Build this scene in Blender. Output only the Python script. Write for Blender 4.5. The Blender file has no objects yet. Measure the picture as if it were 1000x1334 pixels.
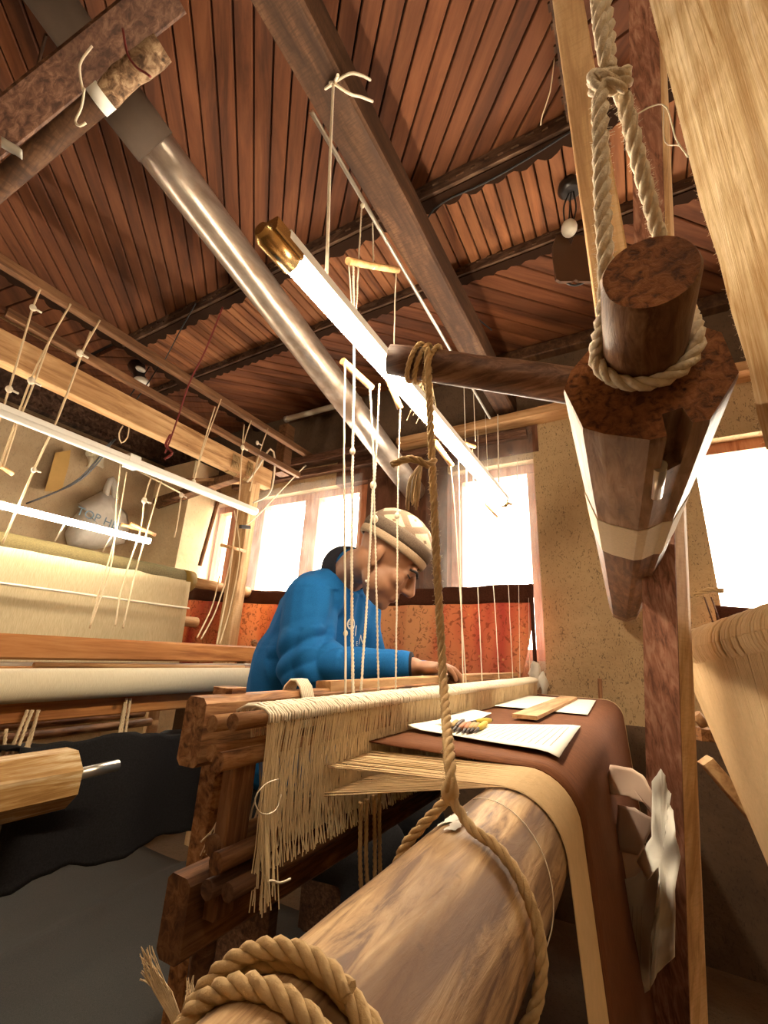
import bpy, bmesh, math, random
from mathutils import Vector, Matrix, noise
from mathutils.bvhtree import BVHTree
random.seed(7)
sc = bpy.context.scene
COL = sc.collection
PI = math.pi

# ------------------------------------------------------------------ camera, world, exposure
F_PX = 570.0
CAM_Z = 0.95
EX = Vector((0.87267862, -0.10908483, -0.47595433))     # room axes seen from the camera (x right, y down, z forward)
EY = Vector((0.48597, 0.29072, 0.82442)).normalized()
EZ = EX.cross(EY).normalized()
EY = EZ.cross(EX).normalized()
ROT = Matrix((EX, EY, EZ))
ORG = Vector((0, 0, CAM_Z))
cam = bpy.data.cameras.new('camera')
cam.sensor_fit = 'HORIZONTAL'; cam.sensor_width = 36.0; cam.lens = 36.0 * F_PX / 1000.0
cam.clip_start = 0.01; cam.clip_end = 100
cam_o = bpy.data.objects.new('camera', cam); COL.objects.link(cam_o)
m3 = ROT @ Matrix(((1, 0, 0), (0, -1, 0), (0, 0, -1)))
cam_o.matrix_world = Matrix.Translation(ORG) @ m3.to_4x4()
sc.camera = cam_o

world = bpy.data.worlds.new('world'); sc.world = world; world.use_nodes = True
bg = world.node_tree.nodes['Background']
bg.inputs['Color'].default_value = (1.0, 0.88, 0.70, 1); bg.inputs['Strength'].default_value = 11.0
sc.view_settings.view_transform = 'Standard'; sc.view_settings.look = 'None'
sc.view_settings.gamma = 1.0; sc.view_settings.use_curve_mapping = False
sc.view_settings.exposure = 1.12
try:
    sc.cycles.max_bounces = 8; sc.cycles.transparent_max_bounces = 16
    sc.cycles.caustics_reflective = False; sc.cycles.caustics_refractive = False
    sc.cycles.sample_clamp_indirect = 6.0
except Exception:
    pass

WALL_Y = 2.2; WALL_L = -3.3; WALL_R = 1.6; WALL_N = -1.7; CEIL = 2.63

def portal(name, x0, x1, z0, z1, y, ry):
    l = bpy.data.lights.new(name, 'AREA'); l.shape = 'RECTANGLE'; l.size = x1 - x0; l.size_y = z1 - z0
    l.cycles.is_portal = True
    o = bpy.data.objects.new(name, l); COL.objects.link(o)
    o.location = ((x0 + x1) / 2, y, (z0 + z1) / 2); o.rotation_euler = (ry, 0, 0)
portal('window_portal', -2.84, -1.40, 0.95, 2.0, 2.42, -PI / 2)
portal('window_portal', -0.86, -0.38, 0.95, 1.95, 2.42, -PI / 2)
portal('window_portal', 0.30, 1.50, 0.95, 1.92, 2.42, -PI / 2)

# ------------------------------------------------------------------ helpers
def ray(x, y):
    return ROT @ Vector(((x - 500.0) / F_PX, (y - 667.0) / F_PX, 1.0))
def P(x, y, X=None, Y=None, Z=None, D=None):
    """point of the room seen at a place in the frame, on a plane of the room (or at a depth)"""
    d = ray(x, y)
    if X is not None: t = X / d.x
    elif Y is not None: t = Y / d.y
    elif Z is not None: t = (Z - CAM_Z) / d.z
    else: t = D
    return ORG + d * t
def V(*a): return Vector(a)

class MB:
    def __init__(s): s.v = []; s.f = []; s.sm = []
    def add(s, vs, fs, smooth=False):
        b = len(s.v); s.v += [Vector(p) for p in vs]
        for f in fs: s.f.append(tuple(b + i for i in f)); s.sm.append(smooth)
        return s
    def box(s, c, size, ax=None):
        c = Vector(c); hx, hy, hz = [k / 2 for k in size]
        if ax is None: ax = (V(1, 0, 0), V(0, 1, 0), V(0, 0, 1))
        vs = [c + ax[0] * (i * hx) + ax[1] * (j * hy) + ax[2] * (k * hz) for i in (-1, 1) for j in (-1, 1) for k in (-1, 1)]
        s.add(vs, [(0, 1, 3, 2), (4, 6, 7, 5), (0, 4, 5, 1), (2, 3, 7, 6), (0, 2, 6, 4), (1, 5, 7, 3)]); return s
    def bar(s, a, b, w, h, up=(0, 0, 1), ch=0.0, jit=0.0):
        """chamfered timber from a to b, w across, h along up"""
        a = Vector(a); b = Vector(b); d = (b - a).normalized(); up = Vector(up)
        sx = d.cross(up).normalized(); up = sx.cross(d).normalized()
        ch = ch or min(w, h) * 0.08
        prof = [(-w/2+ch, -h/2), (w/2-ch, -h/2), (w/2, -h/2+ch), (w/2, h/2-ch), (w/2-ch, h/2), (-w/2+ch, h/2), (-w/2, h/2-ch), (-w/2, -h/2+ch)]
        L = (b - a).length; n = max(1, int(L / 0.12)) if jit else 1
        rings = []
        for i in range(n + 1):
            t = i / n; p = a.lerp(b, t)
            r = []
            for q, (x, y) in enumerate(prof):
                k = jit * noise.noise(Vector((p.x * 3 + q * 1.7, p.y * 3, p.z * 3))) if jit else 0
                r.append(p + sx * (x * (1 + k)) + up * (y * (1 + k)))
            rings.append(r)
        s.loft(rings, True, True, False); return s
    def loft(s, rings, cap0=True, cap1=True, smooth=True, closed=True):
        n = len(rings[0]); vs = [p for r in rings for p in r]; fs = []
        for i in range(len(rings) - 1):
            for j in range(n if closed else n - 1):
                k = (j + 1) % n
                fs.append((i*n+j, i*n+k, (i+1)*n+k, (i+1)*n+j))
        b = len(s.v); s.add(vs, fs, smooth)
        if cap0: s.f.append(tuple(b + j for j in reversed(range(n)))); s.sm.append(False)
        if cap1: s.f.append(tuple(b + (len(rings)-1)*n + j for j in range(n))); s.sm.append(False)
        return s
    def tube(s, pts, r, n=8, cap=True, rough=0.0, seed=0.0):
        pts = [Vector(p) for p in pts]; m = len(pts)
        rs = r if isinstance(r, (list, tuple)) else [r] * m
        t0 = (pts[1] - pts[0]).normalized()
        u = t0.cross(V(0, 0, 1)) if abs(t0.z) < 0.95 else t0.cross(V(1, 0, 0))
        u.normalize(); rings = []
        for i, p in enumerate(pts):
            t = (pts[min(i+1, m-1)] - pts[max(i-1, 0)]).normalized()
            u = (u - t * u.dot(t)).normalized(); w = t.cross(u)
            ring = []
            for j in range(n):
                a = 2 * PI * j / n; rr = rs[i]
                if rough: rr *= 1 + rough * noise.noise(Vector((math.cos(a)*1.3 + seed, math.sin(a)*1.3, i * 0.37 + seed)))
                ring.append(p + u * (math.cos(a) * rr) + w * (math.sin(a) * rr))
            rings.append(ring)
        s.loft(rings, cap, cap, True); return s
    def blob(s, c, r, ax=None, nu=16, nv=10):
        c = Vector(c)
        if ax is None: ax = (V(1, 0, 0), V(0, 1, 0), V(0, 0, 1))
        if not isinstance(r, (list, tuple)): r = (r, r, r)
        vs = [c + ax[2] * r[2]]
        for i in range(1, nv):
            th = PI * i / nv
            for j in range(nu):
                ph = 2 * PI * j / nu
                vs.append(c + ax[0]*(r[0]*math.sin(th)*math.cos(ph)) + ax[1]*(r[1]*math.sin(th)*math.sin(ph)) + ax[2]*(r[2]*math.cos(th)))
        vs.append(c - ax[2] * r[2]); fs = []
        for j in range(nu): fs.append((0, 1 + j, 1 + (j+1) % nu))
        for i in range(nv - 2):
            for j in range(nu):
                a = 1 + i*nu + j; b = 1 + i*nu + (j+1) % nu
                fs.append((a, a + nu, b + nu, b))
        k = len(vs) - 1
        for j in range(nu): fs.append((k, k - nu + (j+1) % nu, k - nu + j))
        s.add(vs, fs, True); return s
    def capsule(s, a, b, ra, rb, n=14):
        a = Vector(a); b = Vector(b); d = b - a; L = d.length; t = d.normalized()
        pts = []; rs = []
        for i in range(5):
            k = i / 5 * PI / 2; pts.append(a - t * (ra * math.cos(k))); rs.append(max(ra * math.sin(k), ra * 0.02))
        pts.append(a); rs.append(ra); pts.append(b); rs.append(rb)
        for i in range(1, 6):
            k = i / 5 * PI / 2; pts.append(b + t * (rb * math.sin(k))); rs.append(max(rb * math.cos(k), rb * 0.02))
        s.tube(pts, rs, n); return s
    def rope(s, pts, r, pitch=None, strands=3, n=6, step=None, amp=0.0):
        """laid rope: strands wound round a path"""
        pts = smooth_path(pts, step or r * 0.9); pitch = pitch or r * 7.0; m = len(pts)
        t0 = (pts[1] - pts[0]).normalized(); u = t0.cross(V(0.3, 0.9, 0.2)).normalized()
        fr = []; acc = 0.0
        for i, p in enumerate(pts):
            t = (pts[min(i+1, m-1)] - pts[max(i-1, 0)]).normalized()
            u = (u - t * u.dot(t)).normalized(); w = t.cross(u)
            if i: acc += (p - pts[i-1]).length
            fr.append((p, u.copy(), w.copy(), acc))
        for k in range(strands):
            path = []
            for (p, uu, ww, l) in fr:
                a = 2 * PI * (l / pitch + k / strands)
                path.append(p + (uu * math.cos(a) + ww * math.sin(a)) * (r * 0.52))
            s.tube(path, r * 0.56, n)
        return s
    def grid(s, fn, nu, nv, smooth=True):
        vs = [fn(i / nu, j / nv) for i in range(nu + 1) for j in range(nv + 1)]; fs = []
        for i in range(nu):
            for j in range(nv):
                a = i * (nv + 1) + j; fs.append((a, a + 1, a + nv + 2, a + nv + 1))
        s.add(vs, fs, smooth); return s
    def build(s, name, mat, parent=None, org=None):
        """one mesh object; vertices were given in room coordinates"""
        o0 = wloc(parent) if parent else (Vector(org) if org is not None else base(s.v))
        me = bpy.data.meshes.new(name)
        me.from_pydata([tuple(p - o0) for p in s.v], [], s.f)
        me.polygons.foreach_set('use_smooth', s.sm); me.update()
        if mat: me.materials.append(M[mat] if isinstance(mat, str) else mat)
        o = bpy.data.objects.new(name, me); COL.objects.link(o)
        if parent: o.parent = parent
        else: o.location = o0
        return o

def base(vs):
    xs = [p.x for p in vs]; ys = [p.y for p in vs]; zs = [p.z for p in vs]
    return V((min(xs)+max(xs))/2, (min(ys)+max(ys))/2, min(zs))
def wloc(o):
    l = Vector((0, 0, 0))
    while o is not None: l += o.location; o = o.parent
    return l
def smooth_path(pts, step):
    pts = [Vector(p) for p in pts]
    if len(pts) == 2:
        n = max(2, int((pts[1]-pts[0]).length / step)); return [pts[0].lerp(pts[1], i / n) for i in range(n + 1)]
    out = []
    for i in range(len(pts) - 1):
        p0 = pts[max(i-1, 0)]; p1 = pts[i]; p2 = pts[i+1]; p3 = pts[min(i+2, len(pts)-1)]
        n = max(2, int((p2 - p1).length / step))
        for k in range(n):
            t = k / n; t2 = t*t; t3 = t2*t
            out.append(0.5 * ((2*p1) + (-p0+p2)*t + (2*p0-5*p1+4*p2-p3)*t2 + (-p0+3*p1-3*p2+p3)*t3))
    out.append(pts[-1]); return out
def tag(o, label, cat, group=None, kind=None):
    o['label'] = label; o['category'] = cat
    if group: o['group'] = group
    if kind: o['kind'] = kind
    return o
def struct(o, label=None):
    o['kind'] = 'structure'
    if label: o['label'] = label
    return o
def stuff(o): o['kind'] = 'stuff'; return o
def thing(name, loc, label, cat, group=None):
    o = bpy.data.objects.new(name, None); COL.objects.link(o); o.location = loc; o.empty_display_size = 0.05
    return tag(o, label, cat, group)
def solidify(o, t, off=0.0):
    m = o.modifiers.new('thickness', 'SOLIDIFY'); m.thickness = t; m.offset = off; return o

# ------------------------------------------------------------------ materials
M = {}
def new_mat(name):
    m = bpy.data.materials.new(name); m.use_nodes = True; M[name] = m
    nt = m.node_tree; return m, nt, nt.nodes['Principled BSDF']
def nd(nt, t, **k):
    n = nt.nodes.new(t)
    for a, b in k.items(): setattr(n, a, b)
    return n
def rgb(c): return (c[0], c[1], c[2], 1)
def ramp(nt, fac, stops):
    r = nd(nt, 'ShaderNodeValToRGB'); e = r.color_ramp.elements
    e[0].position = stops[0][0]; e[0].color = rgb(stops[0][1]); e[1].position = stops[-1][0]; e[1].color = rgb(stops[-1][1])
    for p, c in stops[1:-1]: x = e.new(p); x.color = rgb(c)
    nt.links.new(fac, r.inputs['Fac']); return r.outputs['Color']
def coords(nt, scale=(1, 1, 1), rot=(0, 0, 0), kind='Object'):
    tc = nd(nt, 'ShaderNodeTexCoord'); mp = nd(nt, 'ShaderNodeMapping')
    if len(scale) == 4: mp.vector_type = 'TEXTURE'; rot = (0, 0, scale[3]); scale = tuple(1/k for k in scale[:3])
    mp.inputs['Scale'].default_value = scale; mp.inputs['Rotation'].default_value = rot
    nt.links.new(tc.outputs[kind], mp.inputs['Vector']); return mp.outputs['Vector']
def tex_noise(nt, vec, scale, detail=4, rough=0.55, dist=0.0):
    n = nd(nt, 'ShaderNodeTexNoise'); n.inputs['Scale'].default_value = scale; n.inputs['Detail'].default_value = detail
    n.inputs['Roughness'].default_value = rough; n.inputs['Distortion'].default_value = dist
    nt.links.new(vec, n.inputs['Vector']); return n.outputs['Fac']
def bump(nt, b, h, strength, dist=0.002):
    n = nd(nt, 'ShaderNodeBump'); n.inputs['Strength'].default_value = strength; n.inputs['Distance'].default_value = dist
    nt.links.new(h, n.inputs['Height']); nt.links.new(n.outputs['Normal'], b.inputs['Normal'])
def mix(nt, fac, a, b, mode='MIX'):
    n = nd(nt, 'ShaderNodeMix', data_type='RGBA', blend_type=mode)
    for s_, v in ((n.inputs[0], fac), (n.inputs[6], a), (n.inputs[7], b)):
        if hasattr(v, 'node'): nt.links.new(v, s_)
        elif isinstance(v, (int, float)): s_.default_value = v
        else: s_.default_value = rgb(v)
    return n.outputs[2]
def maths(nt, op, a, b=None, c=None):
    n = nd(nt, 'ShaderNodeMath', operation=op)
    for i, v in enumerate((a, b, c)):
        if v is None: continue
        if hasattr(v, 'node'): nt.links.new(v, n.inputs[i])
        else: n.inputs[i].default_value = v
    return n.outputs[0]

def wood(name, dark, mid, light, axis='Y', scale=6.0, rough=0.65, stretch=0.08, bmp=0.4, spots=0.0, vary=0.0, cross=0.0, streak=0.0):
    m, nt, b = new_mat(name)
    s = {'X': (stretch, 1, 1), 'Y': (1, stretch, 1), 'Z': (1, 1, stretch), 'D': (1, 1, 1), 'E': (stretch, 1, 1, PI*.75), 'G': (stretch, 1, 1, PI*.25)}[axis]
    v = coords(nt, s); g = tex_noise(nt, v, scale * 6, 6, 0.65, 0.6)
    c = ramp(nt, g, [(0.36, dark), (0.5, mid), (0.64, light)])
    v2 = coords(nt); blot = tex_noise(nt, v2, scale * 0.6, 3)
    c = mix(nt, maths(nt, 'MULTIPLY', ramp(nt, blot, [(0.4, (0, 0, 0)), (0.7, (1, 1, 1))]), 0.6), c, dark, 'MIX')
    if streak:
        st = tex_noise(nt, coords(nt, tuple(k * (0.35 if k < 1 else 1) for k in s)), scale * 2.2, 3, 0.5, 0.3)
        k = ramp(nt, st, [(0.5, (0, 0, 0)), (0.6, (1, 1, 1))])
        c = mix(nt, maths(nt, 'MULTIPLY', k, streak), c, dark)
    if spots:
        vo = nd(nt, 'ShaderNodeTexVoronoi'); vo.inputs['Scale'].default_value = scale * 3
        nt.links.new(v2, vo.inputs['Vector'])
        k = ramp(nt, vo.outputs['Distance'], [(0.05, (1, 1, 1)), (0.13, (0, 0, 0))])
        c = mix(nt, maths(nt, 'MULTIPLY', k, spots), c, tuple(x * 0.25 for x in dark))
    if cross:      # saw marks across the grain
        sm = {'X': (1, 0.15, 0.15), 'Y': (0.15, 1, 0.15), 'Z': (0.15, 0.15, 1), 'D': (1, 1, 1)}[axis]
        w = tex_noise(nt, coords(nt, sm), 260, 2, 0.5, 0.4)
        c = mix(nt, maths(nt, 'MULTIPLY', ramp(nt, w, [(0.45, (0, 0, 0)), (0.65, (1, 1, 1))]), cross), c, dark)
    if vary:
        oi = nd(nt, 'ShaderNodeObjectInfo')
        hs = nd(nt, 'ShaderNodeHueSaturation')
        nt.links.new(maths(nt, 'MULTIPLY_ADD', oi.outputs['Random'], vary, 1 - vary / 2), hs.inputs['Value'])
        nt.links.new(c, hs.inputs['Color']); c = hs.outputs['Color']
    nt.links.new(c, b.inputs['Base Color']); b.inputs['Roughness'].default_value = rough; b.inputs['Specular IOR Level'].default_value = 0.3
    bump(nt, b, g, bmp); return m
def plain(name, col, rough=0.7, metal=0.0, var=0.25, scale=20, bmp=0.15, spec=0.4):
    m, nt, b = new_mat(name); v = coords(nt); n = tex_noise(nt, v, scale, 4)
    c = mix(nt, maths(nt, 'MULTIPLY', n, var * 1.6), col, tuple(k * 0.45 for k in col))
    nt.links.new(c, b.inputs['Base Color']); b.inputs['Roughness'].default_value = rough; b.inputs['Metallic'].default_value = metal
    b.inputs['Specular IOR Level'].default_value = spec
    bump(nt, b, n, bmp); return m
def weave(name, c1, c2, sx=(900, 40, 40), rough=0.85, bmp=0.3, trans=0.0, alpha=1.0):
    """cloth with fine threads"""
    m, nt, b = new_mat(name)
    n = tex_noise(nt, coords(nt, sx), 1.0, 2, 0.5); n2 = tex_noise(nt, coords(nt), 5.0, 4)
    c = ramp(nt, n, [(0.3, c1), (0.7, c2)])
    c = mix(nt, maths(nt, 'MULTIPLY', n2, 0.4), c, tuple(k * 0.7 for k in c1))
    nt.links.new(c, b.inputs['Base Color']); b.inputs['Roughness'].default_value = rough
    b.inputs['Specular IOR Level'].default_value = 0.15
    bump(nt, b, n, bmp, 0.001)
    out = nt.nodes['Material Output']
    sh = b.outputs[0]
    if trans:
        tr = nd(nt, 'ShaderNodeBsdfTranslucent'); nt.links.new(c, tr.inputs['Color'])
        mx = nd(nt, 'ShaderNodeMixShader'); mx.inputs[0].default_value = trans
        nt.links.new(sh, mx.inputs[1]); nt.links.new(tr.outputs[0], mx.inputs[2]); sh = mx.outputs[0]
    if alpha < 1:
        tp = nd(nt, 'ShaderNodeBsdfTransparent'); mx = nd(nt, 'ShaderNodeMixShader'); mx.inputs[0].default_value = alpha
        nt.links.new(tp.outputs[0], mx.inputs[1]); nt.links.new(sh, mx.inputs[2]); sh = mx.outputs[0]
    nt.links.new(sh, out.inputs['Surface']); return m
def emit(name, col, strength):
    m, nt, b = new_mat(name); b.inputs['Base Color'].default_value = rgb((0.9, 0.9, 0.9))
    b.inputs['Emission Color'].default_value = rgb(col); b.inputs['Emission Strength'].default_value = strength; return m

wood('ceil_D', (0.062, 0.019, 0.007), (0.130, 0.042, 0.015), (0.19, 0.068, 0.026), 'E', 2.0, 0.8, .12, 0.1, 0.15, 0.35)
wood('ceil_G', (0.062, 0.019, 0.007), (0.130, 0.042, 0.015), (0.19, 0.068, 0.026), 'G', 2.0, 0.8, .12, 0.1, 0.15, 0.35)
wood('ceil_Y', (0.095, 0.032, 0.012), (0.21, 0.076, 0.028), (0.30, 0.12, 0.047), 'Y', 2.0, 0.8, 0.15, 0.1, 0.15, 0.35)
plain('gap_dark', (0.012, 0.006, 0.004), 0.9)
wood('joist', (0.030, 0.014, 0.008), (0.085, 0.042, 0.024), (0.16, 0.09, 0.055), 'X', 5, 0.9, 0.3, 0.5, 0.6)
plain('joist_dark', (0.022, 0.009, 0.004), 0.95, 0, .25, 20, .1, .1)
wood('timber_Y', (0.034, 0.014, 0.006), (0.075, 0.032, 0.013), (0.125, 0.060, 0.027), 'Y', 5, 0.7, 0.15, 0.5, 0, 0, 0.55)
wood('rail_Y', (0.08, 0.034, 0.014), (0.19, 0.088, 0.038), (0.28, 0.145, 0.07), 'Y', 5, 0.65, 0.1, 0.4)
wood('pale_Y', (0.30, 0.15, 0.06), (0.56, 0.33, 0.15), (0.70, 0.46, 0.24), 'Y', 5, 0.65, 0.1, 0.3, 0.2)
wood('pale_X', (0.30, 0.15, 0.06), (0.52, 0.30, 0.14), (0.66, 0.42, 0.22), 'X', 5, 0.65, 0.1, 0.3, 0.2)
wood('pale_Z', (0.42, 0.24, 0.11), (0.68, 0.44, 0.22), (0.80, 0.58, 0.33), 'Z', 5, 0.7, 0.08, 0.5, 0, 0, 0.25)
wood('stain_Z', (0.10, 0.035, 0.018), (0.25, 0.105, 0.06), (0.38, 0.20, 0.13), 'Z', 16, 0.65, 0.04, 0.6)
wood('loom_Y', (0.085, 0.030, 0.010), (0.33, 0.15, 0.055), (0.52, 0.28, 0.12), 'Y', 15, 0.6, 0.1, 0.6, 0)
wood('loom_Z', (0.09, 0.034, 0.013), (0.22, 0.095, 0.038), (0.36, 0.18, 0.08), 'Z', 15, 0.65, 0.1, 0.6)
wood('loom_shaded', (0.05, 0.018, 0.007), (0.18, 0.075, 0.026), (0.32, 0.16, 0.065), 'Y', 15, 0.6, 0.1, 0.6, 0)  # loom wood darkened to carry the shade low in the loom
wood('orange_Y', (0.28, 0.10, 0.028), (0.52, 0.225, 0.07), (0.66, 0.33, 0.12), 'Y', 4, 0.5, 0.08, 0.25, 0.7)
wood('dark_Y', (0.045, 0.018, 0.009), (0.11, 0.048, 0.022), (0.19, 0.095, 0.05), 'Y', 14, 0.65, 0.1, 0.5)
wood('dark_X', (0.05, 0.021, 0.012), (0.12, 0.055, 0.032), (0.22, 0.12, 0.075), 'X', 13, 0.55, 0.1, 0.5)
wood('endgrain', (0.08, 0.026, 0.008), (0.27, 0.095, 0.027), (0.38, 0.15, 0.05), 'D', 26, 0.7, 1, 0.8, 0.9)
wood('handle_wood', (0.10, 0.04, 0.016), (0.24, 0.115, 0.05), (0.36, 0.20, 0.10), 'Y', 18, 0.55, 0.2, 0.5, 0.2)
wood('hex_wood', (0.16, 0.08, 0.04), (0.33, 0.19, 0.11), (0.46, 0.30, 0.19), 'Y', 16, 0.55, 0.12, 0.4, 0.5)
wood('hex_dark', (0.07, 0.028, 0.014), (0.16, 0.07, 0.036), (0.25, 0.13, 0.07), 'Y', 16, 0.55, 0.1, 0.4)
wood('log', (0.12, 0.055, 0.022), (0.42, 0.25, 0.11), (0.62, 0.42, 0.22), 'Y', 15, 0.55, 0.12, 0.6, 0.3, 0, 0, 0.85)
wood('rough_board', (0.34, 0.19, 0.065), (0.68, 0.51, 0.29), (0.80, 0.66, 0.44), 'Z', 26, 0.9, 0.035, 1.0, 0, 0, 0, 0.7)
wood('painted', (0.28, 0.14, 0.04), (0.47, 0.28, 0.10), (0.72, 0.58, 0.36), 'Y', 14, 0.6, 0.08, 0.4)
wood('brown_panel', (0.06, 0.025, 0.014), (0.12, 0.052, 0.030), (0.17, 0.08, 0.05), 'Z', 3, 0.28, 0.3, 0.15)
wood('red_frame', (0.26, 0.085, 0.035), (0.44, 0.17, 0.075), (0.56, 0.26, 0.13), 'Z', 5, 0.5, 0.1, 0.3)
wood('tan_rod', (0.36, 0.17, 0.06), (0.58, 0.33, 0.14), (0.70, 0.45, 0.22), 'X', 6, 0.5, 0.2, 0.2)
plain('cord', (0.72, 0.55, 0.34), 0.9, 0, 0.3, 220, 0.5)
plain('cord_white', (0.80, 0.70, 0.54), 0.9, 0, 0.2, 200, 0.4)
plain('jute', (0.54, 0.36, 0.17), 0.95, 0, 0.45, 150, 0.8)
plain('rope_pale', (0.90, 0.77, 0.58), 0.95, 0, 0.35, 260, 0.8)
plain('red_cord', (0.16, 0.02, 0.015), 0.8)
plain('black_wire', (0.012, 0.010, 0.010), 0.5)
plain('heddle', (0.88, 0.71, 0.45), 0.9, 0, 0.35, 60, 0.3)
plain('warp_tan', (0.70, 0.50, 0.28), 0.9, 0, 0.25, 80, 0.3)
weave('cloth_brown', (0.11, 0.038, 0.015), (0.23, 0.09, 0.037), (60, 900, 60))
weave('cloth_cream', (0.66, 0.57, 0.39), (0.78, 0.70, 0.52), (60, 700, 60))
weave('warp_cream', (0.62, 0.50, 0.29), (0.80, 0.68, 0.45), (30, 420, 30), trans=0.35)
weave('roller_olive', (0.075, 0.055, 0.020), (0.17, 0.13, 0.052), (500, 160, 500))
weave('warp_right', (0.50, 0.33, 0.15), (0.74, 0.54, 0.29), (30, 500, 30))
weave('warp_dark', (0.16, 0.09, 0.035), (0.30, 0.18, 0.08), (30, 500, 30))
weave('black_cloth', (0.013, 0.012, 0.013), (0.024, 0.023, 0.025), (300, 300, 300))
weave('grey_sheet', (0.055, 0.055, 0.052), (0.095, 0.095, 0.09), (500, 500, 500))
weave('blue_fleece', (0.008, 0.095, 0.28), (0.013, 0.135, 0.38), (500, 500, 500), 0.9, 0.25)
weave('navy_cloth', (0.012, 0.012, 0.018), (0.022, 0.022, 0.03), (600, 600, 600))
weave('knit_brim', (0.075, 0.052, 0.036), (0.15, 0.11, 0.08), (400, 400, 400), 0.95, 0.8)
weave('knit_cream', (0.30, 0.21, 0.135), (0.40, 0.30, 0.20), (400, 400, 400), 0.95, 0.8)
weave('curtain_band', (0.055, 0.016, 0.008), (0.10, 0.032, 0.016), (200, 200, 200), trans=0.15)
plain('paper', (0.88, 0.84, 0.74), 0.8, 0, 0.08, 10, 0.05)
plain('paper_grey', (0.52, 0.44, 0.36), 0.75, 0, 0.3, 12, 0.1)
plain('carton_grey', (0.50, 0.37, 0.30), 0.8, 0, 0.1, 14, 0.05)
plain('carton', (0.74, 0.55, 0.42), 0.8, 0, 0.1, 14, 0.05)
plain('ink', (0.25, 0.20, 0.16), 0.9, 0, 0, 10, 0)
plain('print_blue', (0.17, 0.26, 0.33), 0.8, 0, 0.1, 30, 0)
plain('print_white', (0.80, 0.80, 0.74), 0.8, 0, 0.1, 60, 0.1)
plain('white_plastic', (0.80, 0.77, 0.70), 0.4, 0, 0.05, 10, 0)
plain('aluminium', (0.62, 0.58, 0.52), 0.35, 0.9, 0.2, 60, 0.05)
plain('brass', (0.62, 0.40, 0.16), 0.25, 0.9, 0.15, 20, 0.05)
plain('bakelite', (0.015, 0.010, 0.008), 0.3, 0, 0.2, 10, 0, 0.6)
plain('porcelain', (0.72, 0.66, 0.55), 0.35)
plain('skin', (0.32, 0.155, 0.085), 0.55, 0, 0.22, 40, 0.15, 0.4)
plain('hair', (0.018, 0.011, 0.008), 0.7, 0, 0.3, 200, 0.4)
wood('bark', (0.05, 0.025, 0.012), (0.22, 0.13, 0.07), (0.48, 0.34, 0.21), 'D', 9, 0.8, 1, 1.0, 0.9)
plain('yellow_husk', (0.66, 0.40, 0.12), 0.75, 0, 0.4, 14, 0.5)
plain('lamp_board', (0.085, 0.036, 0.015), 0.5, 0, 0.4, 12, 0.2)
plain('spool_yellow', (0.62, 0.47, 0.05), 0.6)
plain('spool_rust', (0.42, 0.17, 0.08), 0.7)
plain('spool_tan', (0.50, 0.32, 0.12), 0.7)
plain('needle_dark', (0.045, 0.022, 0.012), 0.5)
emit('tube_glow', (1.0, 0.83, 0.60), 70.0)
emit('tube_glow_far', (1.0, 0.88, 0.70), 34.0)
emit('tube_glow_fill', (1.0, 0.83, 0.60), 34.0)  # glow of the added fill tube

def plaster(name, c1, c2, straw):
    m, nt, b = new_mat(name); v = coords(nt)
    n = tex_noise(nt, v, 5, 5, 0.6); c = ramp(nt, n, [(0.3, c1), (0.7, c2)])
    f1 = tex_noise(nt, coords(nt, (1, 1, 0.45), (0.3, 0.5, 0.2)), 120, 3, 0.5, 1.6)
    k = ramp(nt, f1, [(0.585, (0, 0, 0)), (0.64, (1, 1, 1))])
    c = mix(nt, maths(nt, 'MULTIPLY', k, straw), c, tuple(x * 0.38 for x in c1))
    nt.links.new(c, b.inputs['Base Color']); b.inputs['Roughness'].default_value = 0.9
    bump(nt, b, tex_noise(nt, v, 30, 5), 0.5, 0.01)
plaster('mud', (0.34, 0.225, 0.115), (0.46, 0.325, 0.175), 0.8)
plaster('mud_left', (0.42, 0.30, 0.17), (0.54, 0.41, 0.25), 0.35)
plaster('pillar_plaster', (0.78, 0.60, 0.34), (0.88, 0.72, 0.46), 0.25)
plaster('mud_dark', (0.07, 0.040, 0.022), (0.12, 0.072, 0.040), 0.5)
plaster('floor_mud', (0.09, 0.06, 0.035), (0.15, 0.10, 0.06), 0.5)

# sooty stove pipe: bright metal where it is worn, brown soot towards the stove end
m, nt, b = new_mat('stove_pipe')
n = tex_noise(nt, coords(nt, (3, 0.6, 3)), 9, 5, 0.6); n2 = tex_noise(nt, coords(nt), 3.5, 4)
c = ramp(nt, n, [(0.3, (0.34, 0.26, 0.20)), (0.7, (0.66, 0.58, 0.50))])
k = ramp(nt, n2, [(0.48, (0, 0, 0)), (0.66, (1, 1, 1))])
c = mix(nt, k, c, (0.20, 0.13, 0.085)); nt.links.new(c, b.inputs['Base Color'])
b.inputs['Metallic'].default_value = 0.75
nt.links.new(maths(nt, 'MULTIPLY_ADD', k, 0.4, 0.30), b.inputs['Roughness']); bump(nt, b, n, 0.15)
plain('soot', (0.10, 0.066, 0.044), 0.8, 0.2, 0.5, 14, 0.3)
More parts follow.
